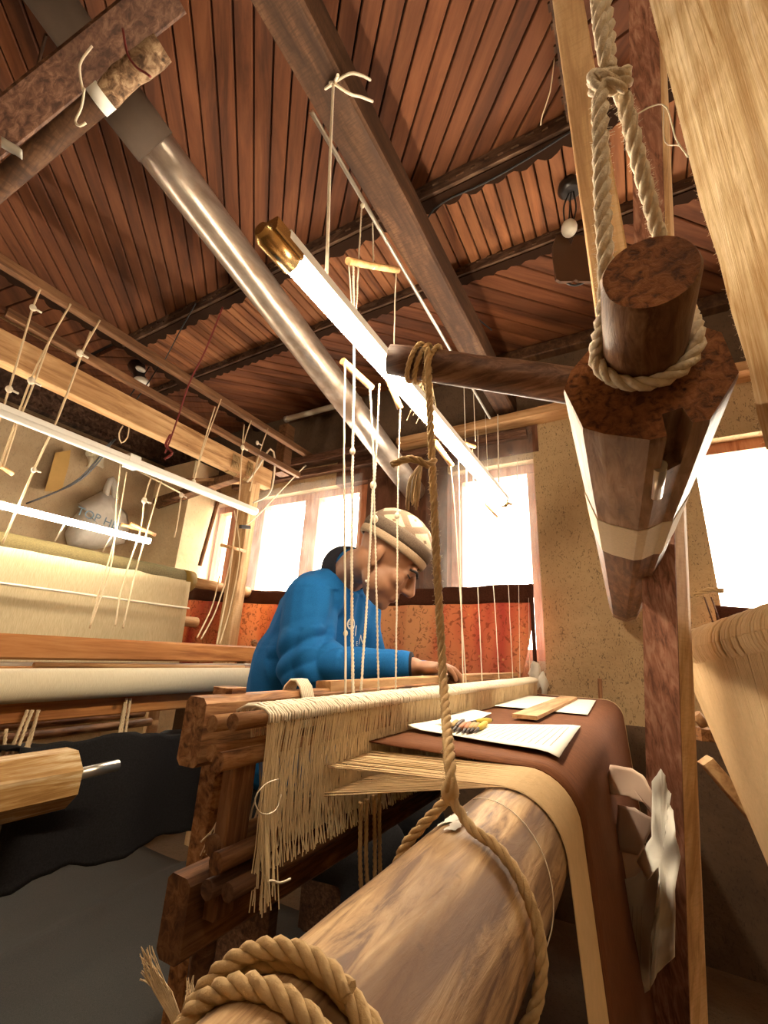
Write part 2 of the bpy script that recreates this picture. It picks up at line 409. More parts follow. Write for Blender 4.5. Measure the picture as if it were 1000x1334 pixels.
# glass pane and milky plastic film
m, nt, b = new_mat('glass')
tp = nd(nt, 'ShaderNodeBsdfTransparent'); gl = nd(nt, 'ShaderNodeBsdfGlossy'); gl.inputs['Roughness'].default_value = 0.05
mx = nd(nt, 'ShaderNodeMixShader'); mx.inputs[0].default_value = 0.06
nt.links.new(tp.outputs[0], mx.inputs[1]); nt.links.new(gl.outputs[0], mx.inputs[2]); nt.links.new(mx.outputs[0], nt.nodes['Material Output'].inputs['Surface'])
m, nt, b = new_mat('plastic_film')
tp = nd(nt, 'ShaderNodeBsdfTransparent'); tl = nd(nt, 'ShaderNodeBsdfTranslucent'); tl.inputs['Color'].default_value = rgb((0.9, 0.86, 0.8))
b.inputs['Base Color'].default_value = rgb((0.85, 0.8, 0.74)); b.inputs['Roughness'].default_value = 0.22
m1 = nd(nt, 'ShaderNodeMixShader'); m1.inputs[0].default_value = 0.5
nt.links.new(tl.outputs[0], m1.inputs[1]); nt.links.new(b.outputs[0], m1.inputs[2])
wr = tex_noise(nt, coords(nt, (1, 1, 0.5), (0, 0.5, 0)), 16, 4, 0.6, 0.8)
m2 = nd(nt, 'ShaderNodeMixShader'); nt.links.new(maths(nt, 'MULTIPLY_ADD', wr, 0.26, 0.0), m2.inputs[0])
nt.links.new(tp.outputs[0], m2.inputs[1]); nt.links.new(m1.outputs[0], m2.inputs[2])
nt.links.new(m2.outputs[0], nt.nodes['Material Output'].inputs['Surface']); bump(nt, b, wr, 0.8, 0.01)
# thin plastic carrier bag
m, nt, b = new_mat('bag')
tl = nd(nt, 'ShaderNodeBsdfTranslucent'); tl.inputs['Color'].default_value = rgb((0.85, 0.8, 0.7))
n = tex_noise(nt, coords(nt, (1, 1, 0.6)), 14, 4, 0.6, 1.0)
nt.links.new(ramp(nt, n, [(0.3, (0.62, 0.56, 0.47)), (0.7, (0.82, 0.77, 0.68))]), b.inputs['Base Color']); b.inputs['Roughness'].default_value = 0.4
mx = nd(nt, 'ShaderNodeMixShader'); mx.inputs[0].default_value = 0.2
nt.links.new(b.outputs[0], mx.inputs[1]); nt.links.new(tl.outputs[0], mx.inputs[2]); nt.links.new(mx.outputs[0], nt.nodes['Material Output'].inputs['Surface']); bump(nt, b, n, 0.6, 0.01)
# printed curtain: orange and crimson cloth with a leafy print, daylight comes through it
m, nt, b = new_mat('curtain_print')
n1 = tex_noise(nt, coords(nt, (1, 1, 0.25)), 5, 2, 0.5)
c = ramp(nt, n1, [(0.34, (0.48, 0.07, 0.05)), (0.47, (0.66, 0.22, 0.10)), (0.6, (0.78, 0.38, 0.17))])
fl = tex_noise(nt, coords(nt), 26, 3, 0.55, 2.2)
k = ramp(nt, fl, [(0.56, (0, 0, 0)), (0.62, (1, 1, 1))])
c = mix(nt, maths(nt, 'MULTIPLY', k, 0.65), c, (0.20, 0.045, 0.015))
vo = nd(nt, 'ShaderNodeTexVoronoi'); vo.inputs['Scale'].default_value = 22; nt.links.new(coords(nt), vo.inputs['Vector'])
k = ramp(nt, vo.outputs['Distance'], [(0.10, (1, 1, 1)), (0.16, (0, 0, 0))])
c = mix(nt, maths(nt, 'MULTIPLY', k, 0.6), c, (0.75, 0.42, 0.16))
nt.links.new(c, b.inputs['Base Color']); b.inputs['Roughness'].default_value = 0.85
tr = nd(nt, 'ShaderNodeBsdfTranslucent'); nt.links.new(c, tr.inputs['Color'])
mx = nd(nt, 'ShaderNodeMixShader'); mx.inputs[0].default_value = 0.22
nt.links.new(b.outputs[0], mx.inputs[1]); nt.links.new(tr.outputs[0], mx.inputs[2]); nt.links.new(mx.outputs[0], nt.nodes['Material Output'].inputs['Surface'])
# knitted cap crown: cream diamonds on brown, round the crown
m, nt, b = new_mat('knit_diamond')
tc = nd(nt, 'ShaderNodeTexCoord'); sp = nd(nt, 'ShaderNodeSeparateXYZ'); nt.links.new(tc.outputs['Object'], sp.inputs[0])
ang = maths(nt, 'MULTIPLY', maths(nt, 'ARCTAN2', sp.outputs[1], sp.outputs[0]), 5.0 / (2 * PI))
hh = maths(nt, 'MULTIPLY', sp.outputs[2], 13.0)
def tri(x): return maths(nt, 'ABSOLUTE', maths(nt, 'SUBTRACT', maths(nt, 'FRACT', x), 0.5))
d1 = maths(nt, 'ADD', tri(ang), tri(hh)); d2 = maths(nt, 'ADD', tri(maths(nt, 'ADD', ang, 0.5)), tri(maths(nt, 'ADD', hh, 0.5)))
dd = maths(nt, 'MINIMUM', d1, d2)
c = ramp(nt, dd, [(0.0, (0.14, 0.09, 0.055)), (0.055, (0.14, 0.09, 0.055)), (0.085, (0.37, 0.31, 0.21)), (0.33, (0.39, 0.33, 0.23)), (0.365, (0.15, 0.10, 0.065)), (0.5, (0.15, 0.10, 0.065))])
nt.links.new(c, b.inputs['Base Color']); b.inputs['Roughness'].default_value = 0.95
bump(nt, b, tex_noise(nt, coords(nt, (1, 1, 1)), 300, 2), 0.6)

# ================================================================== THE SETTING
fl = MB().box((-0.85, 0.25, -0.05), (4.9, 4.3, 0.1)).build('floor', 'floor_mud'); struct(fl, 'dark earthen floor of the weaving room')
# -- back wall with three window openings
def wall_box(mb, x0, x1, z0, z1, y0=WALL_Y, y1=WALL_Y + 0.2): mb.box(((x0+x1)/2, (y0+y1)/2, (z0+z1)/2), (x1-x0, y1-y0, z1-z0))
mb = MB()
wall_box(mb, WALL_L - 0.1, WALL_R + 0.1, 0, 0.95); wall_box(mb, WALL_L - 0.1, WALL_R + 0.1, 2.0, 2.75)
wall_box(mb, -0.38, 0.30, 0.95, 2.0); wall_box(mb, 1.5, WALL_R + 0.1, 0.95, 2.0)
wall_box(mb, 0.30, 1.5, 1.92, 2.0); wall_box(mb, -0.86, -0.38, 1.96, 2.0)
wb = struct(mb.build('wall_back', 'mud'), 'mud plastered back wall flecked with straw between the windows')
struct(MB().box((-3.09, WALL_Y - 0.02, 1.30), (0.50, 0.42, 2.0)).build('plaster_pier', 'pillar_plaster', wb))
MB().box((-0.85, WALL_Y + .09, .36), (4.9, .205, .72)).build('low_shade_band', 'mud_dark', wb)  # dark mud band that paints shade onto the foot of the wall
MB().box((-0.85, WALL_Y + .095, 2.43), (4.9, .20, .40)).build('dark_upper_band', 'mud_dark', wb)  # darker mud tone along the wall above the lintel
MB().box((-1.0, WALL_Y + .096, 2.11), (1.3, .20, .22)).build('brown_band', 'brown_panel', wb)
pn = MB().box((-1.13, WALL_Y + 0.06, 1.475), (0.54, 0.12, 1.05)).build('panel', 'brown_panel', wb); pn['label'] = 'dark brown shiny panel round the stove pipe'
mb = MB(); mb.box((WALL_L - 0.05, 0.25, 1.375), (0.1, 4.3, 2.75)); struct(mb.build('wall_left', 'mud_left'), 'plastered left wall behind the cream loom')
mb = MB(); mb.box((WALL_R + 0.05, 0.25, 1.375), (0.1, 4.3, 2.75)); struct(mb.build('wall_right', 'mud'), 'mud plastered right wall out of view')
mb = MB()
def wn(x0, x1, z0, z1): mb.box(((x0+x1)/2, WALL_N - 0.1, (z0+z1)/2), (x1-x0, 0.2, z1-z0))
wn(WALL_L - 0.1, WALL_R + 0.1, 0, 2.75)
struct(mb.build('wall_front', 'mud'), 'mud plastered wall behind the viewer')

def window(name, x0, x1, z0, z1, panes, label, y=WALL_Y + 0.1):
    """frame with mullions and one pane in each bay; panes = list of (xa, xb)"""
    w = thing(name, (0.5*(x0+x1), y, z0), label, 'window'); w['kind'] = 'structure'; del w['category']
    edges = [x0] + [k for p in panes for k in p] + [x1]
    for i in range(0, len(edges), 2):
        a, b_ = edges[i], edges[i+1]
        if b_ - a > 0.004: MB().box(((a+b_)/2, y, (z0+z1)/2), (b_-a, 0.07, z1-z0)).build('mullion', 'red_frame', w)
    for zc in (z0 + 0.025, z1 - 0.025): MB().box(((x0+x1)/2, y - 0.002, zc), (x1-x0, 0.074, 0.05)).build('rail', 'red_frame', w)
    for a, b_ in panes: MB().box(((a+b_)/2, y + 0.01, (z0+z1)/2), (b_-a, 0.004, z1-z0)).build('pane', 'glass', w)
    return w
window('window_1', -2.84, -1.40, 0.95, 2.0, [(-2.82, -2.69), (-2.335, -1.95), (-1.83, -1.50)], 'three-pane window with red-brown mullions behind the weaver')
window('window_2', -0.86, -0.38, 0.95, 1.96, [(-0.795, -0.43)], 'narrow bright window beside the mud plastered pier')
window('window_3', 0.30, 1.50, 0.95, 1.92, [(0.31, 0.92), (0.98, 1.49)], 'wide blown-out window at the right above the striped roll')

def film(name, x0, x1, z0, z1, y, label):
    def fn(u, v):
        x = x0 + (x1-x0)*u; z = z0 + (z1-z0)*v
        return V(x, y + 0.012*noise.noise(V(x*5, 3.1, z*2.5)) + 0.004*math.sin(x*40 + z*9), z)
    o = MB().grid(fn, 40, 24).build(name, 'plastic_film'); tag(o, label, 'plastic sheet'); return o
film('plastic_sheet', -2.835, -1.42, 1.30, 2.04, WALL_Y - 0.035, 'milky plastic sheet stretched over the window behind the weaver')
film('plastic_sheet', -0.98, -0.375, 0.80, 2.14, WALL_Y - 0.03, 'milky plastic sheet over the narrow window by the mud pier')

# -- timber lintel along the back wall, with the ends of the overhead timbers on it
li = thing('trim_1', (-1.4, WALL_Y - 0.06, 2.16), 'rough timber lintel across the back wall above the windows', 'x'); li['kind'] = 'structure'; del li['category']
MB().bar((-3.2, WALL_Y - 0.045, 2.19), (-1.2, WALL_Y - 0.045, 2.19), 0.09, 0.05, jit=0.3).build('timber', 'dark_X', li)
MB().bar((-1.15, WALL_Y - 0.05, 2.175), (0.9, WALL_Y - 0.05, 2.19), 0.10, 0.045, jit=0.3).build('timber', 'pale_X', li)
MB().bar((-2.6, WALL_Y - 0.03, 2.11), (-0.4, WALL_Y - 0.03, 2.10), 0.05, 0.04, jit=0.4).build('timber', 'dark_X', li)
ct = MB().bar((-1.2, WALL_Y - 0.03, 2.585), (1.6, WALL_Y - 0.03, 2.585), 0.07, 0.07).build('trim_2', 'timber_Y'); struct(ct, 'plain wooden cornice where ceiling meets the back wall')
# -- cornice on the left wall: beaded dark band over a wooden strip
cl = thing('trim_3', (WALL_L + 0.03, 0.3, 2.2), 'beaded dark cornice with a wooden strip on the left wall', 'x'); cl['kind'] = 'structure'; del cl['category']
MB().box((WALL_L + 0.03, 0.25, 2.43), (0.06, 4.1, 0.17)).build('band', 'joist', cl)
bd = MB()
for i in range(90): bd.blob((WALL_L + 0.065, -1.0 + i*0.035, 2.375), 0.010, None, 6, 4)
stuff(bd.build('beading', 'timber_Y', cl))
MB().box((WALL_L + 0.04, 0.25, 2.26), (0.08, 4.1, 0.06)).build('strip', 'rail_Y', cl)

# -- ceiling: dark backing with boards laid in framed fields
ce = MB().box((-0.85, 0.25, CEIL + 0.065), (4.9, 4.3, 0.06)).build('ceiling', 'gap_dark'); struct(ce, 'brown boarded ceiling laid in framed fields')
def clip(poly, x0, x1, y0, y1):
    for ax, lim, sg in ((0, x0, 1), (0, x1, -1), (1, y0, 1), (1, y1, -1)):
        out = []
        for i in range(len(poly)):
            a, b_ = poly[i-1], poly[i]; da = (a[ax]-lim)*sg; db = (b_[ax]-lim)*sg
            if (da >= 0) != (db >= 0):
                t = da/(da-db); out.append((a[0]+(b_[0]-a[0])*t, a[1]+(b_[1]-a[1])*t))
            if db >= 0: out.append(b_)
        poly = out
        if len(poly) < 3: return []
    return poly
def boards(x0, x1, y0, y1, d, w, mat, gap=0.005):
    d = Vector((d[0], d[1])).normalized(); n = Vector((-d.y, d.x))
    cs = [Vector((x, y)).dot(n) for x in (x0, x1) for y in (y0, y1)]
    k = math.floor(min(cs)/w)
    while k*w < max(cs):
        ww = w; a, b_ = k*w + gap/2, (k+1)*w - gap/2
        q = [n*a - d*9, n*b_ - d*9, n*b_ + d*9, n*a + d*9]
        poly = clip([(p.x, p.y) for p in q], x0, x1, y0, y1); k += 1
        if len(poly) < 3: continue
        ar = abs(sum(poly[i-1][0]*poly[i][1]-poly[i][0]*poly[i-1][1] for i in range(len(poly))))/2
        if ar < 2e-4: continue
        zz = CEIL + random.uniform(-0.002, 0.002)
        cx = sum(p[0] for p in poly)/len(poly); cy = sum(p[1] for p in poly)/len(poly)
        def ins(p, e):   # chamfer towards the room
            v = Vector((p[0]-cx, p[1]-cy)); s_ = v.dot(n); return (p[0] - n.x*math.copysign(e, s_), p[1] - n.y*math.copysign(e, s_))
        lo = [ins(p, 0.003) for p in poly]
        mb = MB(); mb.loft([[V(p[0], p[1], CEIL+0.035) for p in poly], [V(p[0], p[1], zz+0.004) for p in poly], [V(p[0], p[1], zz) for p in lo]], False, True, False)
        mb.build('plank', mat, ce)
XL, XR, YJ1, YJ2 = -2.42, 0.0, 1.07, 1.48
boards(XL + 0.03, XR - 0.02, WALL_N, YJ1 + 0.01, (-1, 1), 0.057, 'ceil_D')
boards(XL + 0.03, 1.6, YJ1 + 0.04, YJ2 + 0.01, (0, 1), 0.0475, 'ceil_Y')
boards(XL + 0.03, 1.6, YJ2 + 0.04, WALL_Y, (1, 1), 0.078, 'ceil_G')
boards(-2.80, XL, 0.0, YJ1, (1, 0.15), 0.087, 'ceil_D')
boards(WALL_L, XL, YJ1 + 0.04, WALL_Y, (0.9, 0.5), 0.07, 'ceil_D')
boards(WALL_L, -2.83, -0.4, YJ1, (1, 0.7), 0.075, 'ceil_D')
boards(XR + 0.03, 0.42, 0.0, YJ1 + 0.01, (1, -0.2), 0.087, 'ceil_D')

def joist(name, a, b_, side, h, w, lip, label, pitch=0.085):
    """moulded joist under the ceiling with a scalloped board along one side"""
    a = Vector(a); b_ = Vector(b_); d = (b_ - a).normalized(); s_ = Vector(side)
    t = thing(name, (a.x, a.y, CEIL - h), label, 'x'); t['kind'] = 'structure'; del t['category']
    mb = MB(); c = (a + b_)/2
    L = (b_-a).length
    ax = (d, s_, V(0, 0, 1))
    mb.box((c.x + s_.x*w/2, c.y + s_.y*w/2, CEIL - h/2), (L, w, h), ax); mb.build('beam', 'joist', t)
    n = int(L/0.02); up = []; dn = []
    z = CEIL - h
    pts = []
    for i in range(n + 1):
        l = L*i/n; k = abs(math.sin(PI*l/pitch)); jag = 0.004*noise.noise(V(l*30, 1.3, 0.2))
        pts.append((l, w*0.7 + lip*(0.35 + 0.65*k) + jag))
    top = [a + d*l + s_*(w*0.25) for l, _ in pts]; out = [a + d*l + s_*e for l, e in pts]
    for (za, zb) in ((z - 0.006, z + 0.002),):
        mb = MB(); m_ = len(top)
        vs = [V(p.x, p.y, za) for p in top] + [V(p.x, p.y, za) for p in out] + [V(p.x, p.y, zb) for p in top] + [V(p.x, p.y, zb) for p in out]
        fs = []
        for i in range(m_ - 1):
            fs += [(i, i+1, m_+i+1, m_+i), (2*m_+i, 3*m_+i, 3*m_+i+1, 2*m_+i+1), (i, 2*m_+i, 2*m_+i+1, i+1), (m_+i, m_+i+1, 3*m_+i+1, 3*m_+i)]
        mb.add(vs, fs); mb.build('scalloped_board', 'joist_dark', t)
    st = MB()
    q = 0.03
    while q < L:
        p = a + d*q - s_*0.004; st.box((p.x, p.y, CEIL - h*0.45 + 0.012*random.choice((-1, 0, 1))), (0.028*random.uniform(0.5, 1), 0.006, 0.008), ax); q += 0.048
    stuff(st.build('carved_relief', 'timber_Y', t)); return t
joist('trim_4', (XL, YJ1, 0), (1.6, YJ1, 0), (0, 1, 0), 0.066, 0.05, 0.035, 'carved dark joist with scalloped edge nearest the viewer')
joist('trim_5', (XL - 0.4, YJ2, 0), (1.6, YJ2, 0), (0, 1, 0), 0.045, 0.045, 0.030, 'carved dark joist with scalloped edge nearer the windows', 0.06)
joist('trim_6', (XL + 0.03, WALL_N, 0), (XL + 0.03, WALL_Y, 0), (-1, 0, 0), 0.05, 0.06, 0.05, 'long dark ceiling rail with scalloped edge above the left loom')
joist('trim_7', (XR - 0.02, WALL_N, 0), (XR - 0.02, YJ1, 0), (1, 0, 0), 0.05, 0.05, 0.02, 'carved ceiling rail above the hanging beam')

# ================================================================== OVERHEAD TIMBERS, PIPE, CEILING FITTINGS
ob = MB().bar((-0.518, -0.5, 2.285), (-0.50, WALL_Y - 0.02, 2.285), 0.10, 0.12, jit=0.10).build('overhead_timber', 'timber_Y')
tag(ob, 'rough-sawn brown timber overhead with a bow of white string tied round it', 'beam')
ra = MB().bar((-1.87, -0.4, 2.235), (-1.87, WALL_Y - 0.02, 2.235), 0.035, 0.04).build('overhead_rail', 'rail_Y')
tag(ra, 'upper thin wooden rail above the left loom with cords tied round it', 'rail')
rb = MB().bar((-1.95, 0.45, 2.105), (-1.86, 2.06, 2.05), 0.03, 0.035).build('overhead_rail', 'rail_Y')
tag(rb, 'lower thin wooden rail just above the wide pale beam of the left loom', 'rail')
o = MB().rope([P(-30, 395, X=-2.0), P(60, 445, X=-2.0), P(112, 470, X=-1.97)], 0.0055).build('twisted_rope', 'jute'); tag(o, 'twisted brown rope carrying on from the lower thin rail at the left', 'rope')

pipe = thing('stove_pipe', P(350, 400, D=2.0), 'long worn metal stove pipe running under the ceiling to the window', 'pipe')
pA, pB = P(165, 142, D=1.27), P(541, 642, Y=WALL_Y - 0.02)
dv = (pB - pA).normalized()
MB().tube([pA - dv*0.02, pA + dv*0.2, pA.lerp(pB, .5), pB], 0.064, 24).build('tube', 'stove_pipe', pipe)
MB().tube([pA - dv*0.05, pA + dv*0.10], 0.068, 24).build('sleeve', 'soot', pipe)
pC = P(60, -10, D=1.10)
MB().tube([pA - dv*0.01, pA.lerp(pC, .35) , pC, pC + (pC-pA)*0.6], 0.058, 20).build('tube', 'soot', pipe)

# pole and dark timber along x at the top left, tied with strings
yq = 0.42
def onpole(x, y): return P(x, y, Z=2.12)
tp_ = thing('overhead_pole', P(100, 150, Z=2.1), 'bark-covered pole with pale underside tied up in the top left corner', 'pole')
a_, b_ = P(-60, 290, D=.90), P(212, 62, D=0.84)
a_ = a_ + (a_-b_)*1.3
e_ = (b_-a_).normalized(); br = a_.lerp(b_, 1 - .28/2.3)
MB().tube([a_, a_.lerp(br, .3), a_.lerp(br, .7), br], [0.021, 0.022, 0.022, 0.021], 14, True, 0.12).build('shaft', 'timber_Y', tp_)
MB().tube([br.lerp(b_, i/8) for i in range(9)], [0.020, 0.022, 0.021, 0.022, 0.021, 0.022, 0.021, 0.021, 0.019], 14, True, 0.3, 3.3).build('bark_end', 'bark', tp_)
MB().tube([br - e_*0.012, br + e_*0.012], 0.0235, 14).build('tape', 'print_white', tp_)
q0, q1 = P(-60, 215, D=1.02), P(225, -12, D=.97)
o = MB().bar(q0 + (q0-q1)*1.3, q1, 0.075, 0.06, ray(100, 100)).build('overhead_timber', 'dark_X'); tag(o, 'dark timber behind the tied pole in the top left corner', 'beam')
for pts, mt, lb in (([(108, 118), (104, 85), (120, 60)], 'cord_white', 'short white tie end standing up from the top left pole'),
                    ([(160, 38), (166, 70), (178, 88), (188, 94), (196, 100)], 'red_cord', 'reddish string wound round the bark end of the top left pole'),
                    ([(110, 115), (106, 140), (98, 158), (104, 164), (112, 160)], 'cord_white', 'knotted white string on the pale underside of the top left pole')):
    o = MB().tube(smooth_path([P(x, y, D=0.815) for x, y in pts], 0.008), 0.0022, 6).build('tie_string', mt); tag(o, lb, 'string')
o = MB().grid(lambda u, v: P(2 + 27*u, 178 + 16*u + 14*v, D=0.86 - 0.01*math.sin(PI*v)), 6, 6).build('tape_strip', 'print_white'); solidify(o, 0.001); tag(o, 'strip of white tape on the pole at the left edge', 'tape')
o = MB().tube(smooth_path([P(60, 45, Z=2.55), P(45, 100, Z=2.56), P(38, 130, Z=2.5), P(20, 165, Z=2.3)], 0.03), 0.004, 6).build('hanging_wire', 'timber_Y'); tag(o, 'thin brown wire hanging from the ceiling in the top left corner', 'wire')

# thin metal rod beside the overhead timber
o = MB().tube([P(405, 145, X=-0.56), P(638, 545, X=-0.53)], 0.006, 10).build('metal_rod', 'aluminium'); tag(o, 'thin shiny metal rod running along the brown overhead timber', 'rod')
# string bow round the timber
bow = thing('string_bow', P(432, 110, X=-0.50), 'white string tied in a bow round the overhead timber', 'string')
def sbow(name, pts, r=0.0035): MB().tube(smooth_path([P(x, y, X=X_) for x, y, X_ in pts], 0.01), r, 6).build(name, 'cord_white', bow)
sbow('wrap', [(404, 118, -.575), (415, 106, -.58), (433, 107, -.50), (440, 98, -.44)])
sbow('loop', [(434, 108, -.48), (412, 106, -.55), (402, 112, -.57), (410, 122, -.56), (432, 110, -.48)])
sbow('loop', [(434, 108, -.48), (420, 118, -.55), (406, 128, -.57)])
sbow('tail', [(434, 108, -.48), (455, 96, -.45), (470, 98, -.44), (482, 104, -.44)])
sbow('tail', [(434, 108, -.48), (455, 122, -.45), (470, 126, -.44), (485, 132, -.44)])
o = MB().tube(smooth_path([P(434, 110, X=-.475), P(430, 200, X=-.46), P(427, 300, X=-.43), P(424, 392, X=-.39)], 0.03), 0.0032, 6).build('hanging_string', 'cord_white'); tag(o, 'long white string hanging from the bow down to the lit tube', 'string')
# curved thread on the ceiling
o = MB().tube(smooth_path([P(722, 75, Z=2.62), P(716, 120, Z=2.58), P(706, 150, Z=2.57), P(704, 163, Z=2.58)], 0.02), 0.0018, 5).build('loose_thread', 'cord'); tag(o, 'loose pale thread hanging from the carved ceiling rail at the right', 'thread')
# black electric wire along the joists
o = MB().tube(smooth_path([P(742, 172, Z=2.55), P(690, 205, Z=2.55), P(632, 238, Z=2.55), P(580, 262, Z=2.55), P(556, 285, Z=2.5), P(553, 330, Z=2.4), P(582, 380, Z=2.35), P(640, 430, Z=2.4)], 0.03), 0.0035, 6).build('electric_wire', 'black_wire'); tag(o, 'black electric wire running along the scalloped joist', 'wire')
o = MB().tube(smooth_path([P(255, 395, Z=2.57), P(235, 430, Z=2.5), P(222, 455, Z=2.45), P(214, 470, Z=2.4)], 0.03), 0.003, 5).build('electric_wire', 'black_wire'); tag(o, 'black wire hanging from the joist above the left rails', 'wire')

# hanging lamp by the right post
lp = thing('ceiling_lamp', P(743, 240, Z=CEIL - 0.02), 'dark lamp holder with a two-lobed brown board hanging from the ceiling', 'lamp')
cr = P(743, 246, Z=CEIL - 0.015)
MB().tube([cr + V(0, 0, 0.02), cr, cr - V(0, 0, 0.02)], [0.042, 0.045, 0.03], 20).build('ceiling_rose', 'bakelite', lp)
br_ = P(741, 296, Z=2.47)
for k in (-1, 0, 1): MB().tube(smooth_path([cr + V(0.008*k, 0, -0.02), cr.lerp(br_, .5) + V(.02*k, .01*k, 0), br_ + V(0.012*k, 0, 0.01)], 0.01), 0.003, 6).build('wire', 'black_wire', lp)
MB().blob(br_ + V(0, 0, -0.005), (0.028, 0.028, 0.034)).build('bulb', 'porcelain', lp)
def lobe(cx):
    rings = []
    pts = [(-1, 0.1), (-0.9, 0.55), (-0.5, 0.95), (0, 1.0), (0.5, 0.95), (0.9, 0.55), (1, 0.1), (0.95, -1), (0.6, -1.1), (-0.6, -1.1), (-0.95, -1)]
    c = P(cx, 336, D=1.62); u = ROT @ V(1, 0, 0); w = ROT @ V(0, -1, 0.25).normalized(); n = u.cross(w)
    for k in (-0.006, 0.006): rings.append([c + u*(0.037*a) + w*(0.098*b2) + n*k for a, b2 in pts])
    return MB().loft(rings, True, True, False)
lobe(733).build('lobe', 'lamp_board', lp); lobe(757).build('lobe', 'lamp_board', lp)
MB().tube(smooth_path([P(733, 366, D=1.6), P(748, 372, D=1.6), P(765, 366, D=1.6)], .01), 0.004, 6).build('rim', 'black_wire', lp)
# small lamp holder over the left loom
lh = thing('lamp_holder', P(183, 492, Z=2.5), 'small dark lamp holder with a broken bulb hanging above the left loom', 'lamp')
c0 = P(178, 478, Z=2.6); c1 = P(184, 498, Z=2.42)
MB().tube([c0, c0.lerp(c1, .4), c1], [0.05, 0.03, 0.034], 14).build('holder', 'bakelite', lh)
MB().blob(c1, (0.045, 0.045, 0.03)).build('socket', 'porcelain', lh)
MB().blob(P(183, 481, Z=2.5), (0.022, 0.03, 0.014)).build('broken_glass', 'porcelain', lh)
for dx in (-6, 6): MB().tube(smooth_path([P(200 + dx, 478, Z=2.55), P(186 + dx, 500, Z=2.4), P(165 + dx, 530, Z=2.25)], .03), 0.0035, 5).build('wire', 'black_wire', lh)

# back tube lamp on the back wall
bt = thing('tube_lamp', P(405, 535, Y=2.1), 'dark unlit tube lamp on the back wall below the ceiling', 'lamp')
a_, b_ = P(373, 546, Y=2.08), P(470, 520, Y=2.12)
MB().tube([a_, b_], 0.02, 12).build('tube', 'porcelain', bt); MB().bar(a_ + V(0, .035, 0.01), b_ + V(0, .035, 0.01), 0.03, 0.04).build('batten', 'timber_Y', bt)
MB().tube([a_ - V(.01, 0, 0), a_ + V(.015, 0, 0)], 0.023, 12).build('end_cap', 'aluminium', bt)

# ================================================================== MAIN TUBE LAMP over the brown cloth
tl = thing('tube_lamp', V(-0.385, 0.9, 1.47), 'lit fluorescent tube with golden end cap hanging over the heddles', 'lamp')
ta, tb = P(348, 308, X=-0.385), P(655, 655, X=-0.385)
td = (tb - ta).normalized()
MB().tube([ta + td*0.05, tb - td*0.015], 0.0130, 16).build('tube', 'tube_glow', tl)
sd = V(0.018, 0, 0.014)
MB().bar(ta + td*0.02 + sd, tb + sd - td*0.0, 0.010, 0.016).build('batten', 'white_plastic', tl)
mb = MB(); mb.tube([ta - td*0.014, ta - td*0.004, ta + td*0.05], [0.010, 0.0175, 0.0175], 16); mb.bar(ta - td*0.006 + sd*.55, ta + td*0.05 + sd*.55, 0.026, 0.022); mb.build('end_cap', 'brass', tl)
MB().tube([tb - td*0.02, tb + td*0.01], 0.018, 12).build('end_cap', 'brass', tl)
for (x1, y1, x2, y2) in ((463, 290, 455, 470), (545, 200, 540, 200)):
    pass
# ================================================================== LEVER STICKS WITH CORDS down to the heddles
lev_n = 0
def lever(label, s0, s1, X0, X1, r, cords, ties=(), mat='tan_rod'):
    a_, b_ = P(*s0, X=X0), P(*s1, X=X1)
    t = thing('lever_stick', (a_+b_)/2, label, 'stick', 'lever sticks of the near loom')
    MB().tube([a_, a_.lerp(b_, .3), a_.lerp(b_, .7), b_], [r, r*1.02, r*0.97, r], 12, True, .08).build('rod', mat, t)
    for pts, rr in cords:
        q = smooth_path([P(x, y, X=X_) for x, y, X_ in pts], 0.02)
        q = [p + V(0.0008*noise.noise(p*40), 0.0008*noise.noise(p*37), 0) for p in q]
        mb = MB()
        if rr > 0.0021: mb.rope(q, rr, step=0.006, n=5)
        else: mb.tube(q, rr, 5)
        mb.build('cord', 'cord_white', t)
        # a knot where two cords meet
    for x, y, X_, rr in ties:
        MB().blob(P(x, y, X=X_), (rr, rr, rr*1.3), None, 8, 6).build('knot', 'cord_white', t)
    return t
lever('tan lever stick in front of the stove pipe, nearest of the hanging sticks', (446, 470), (484, 505), -.46, -.45, .0075,
      [([(449, 476, -.455), (448, 600, -.45), (449, 760, -.44), (450, 908, -.40)], .0019), ([(482, 507, -.445), (487, 620, -.44), (485, 640, -.44), (478, 780, -.43), (470, 900, -.40)], .0026),
       ([(460, 340, -.47), (461, 470, -.455), (459, 600, -.45), (458, 780, -.44), (460, 905, -.40)], .003)],
      [(459, 588, -.45, .006), (486, 632, -.44, .007), (488, 676, -.44, .007), (450, 825, -.43, .004)])
lever('pale lever stick crossing just under the lit tube near the thick rope', (494, 465), (521, 532), -.43, -.42, .0075,
      [([(494, 500, -.43), (489, 610, -.43), (487, 640, -.43), (489, 720, -.42), (493, 900, -.39)], .0022), ([(521, 530, -.42), (518, 640, -.42), (517, 760, -.41), (515, 898, -.39)], .0022)],
      [(517, 672, -.42, .006)])
lever('short tan lever stick hanging past the lit tube toward the window', (594, 574), (618, 582), -.44, -.42, .007,
      [([(596, 576, -.44), (598, 640, -.43), (600, 760, -.42), (603, 892, -.39)], .0016), ([(615, 585, -.42), (617, 640, -.42), (622, 760, -.41), (628, 890, -.39)], .0016)])
lever('pale lever stick end peeping out beneath the lit tube', (566, 575), (588, 606), -.43, -.42, .008,
      [([(587, 606, -.42), (592, 660, -.42), (597, 740, -.41), (607, 892, -.39)], .0018), ([(564, 575, -.43), (566, 700, -.43), (575, 890, -.40)], .0012)])
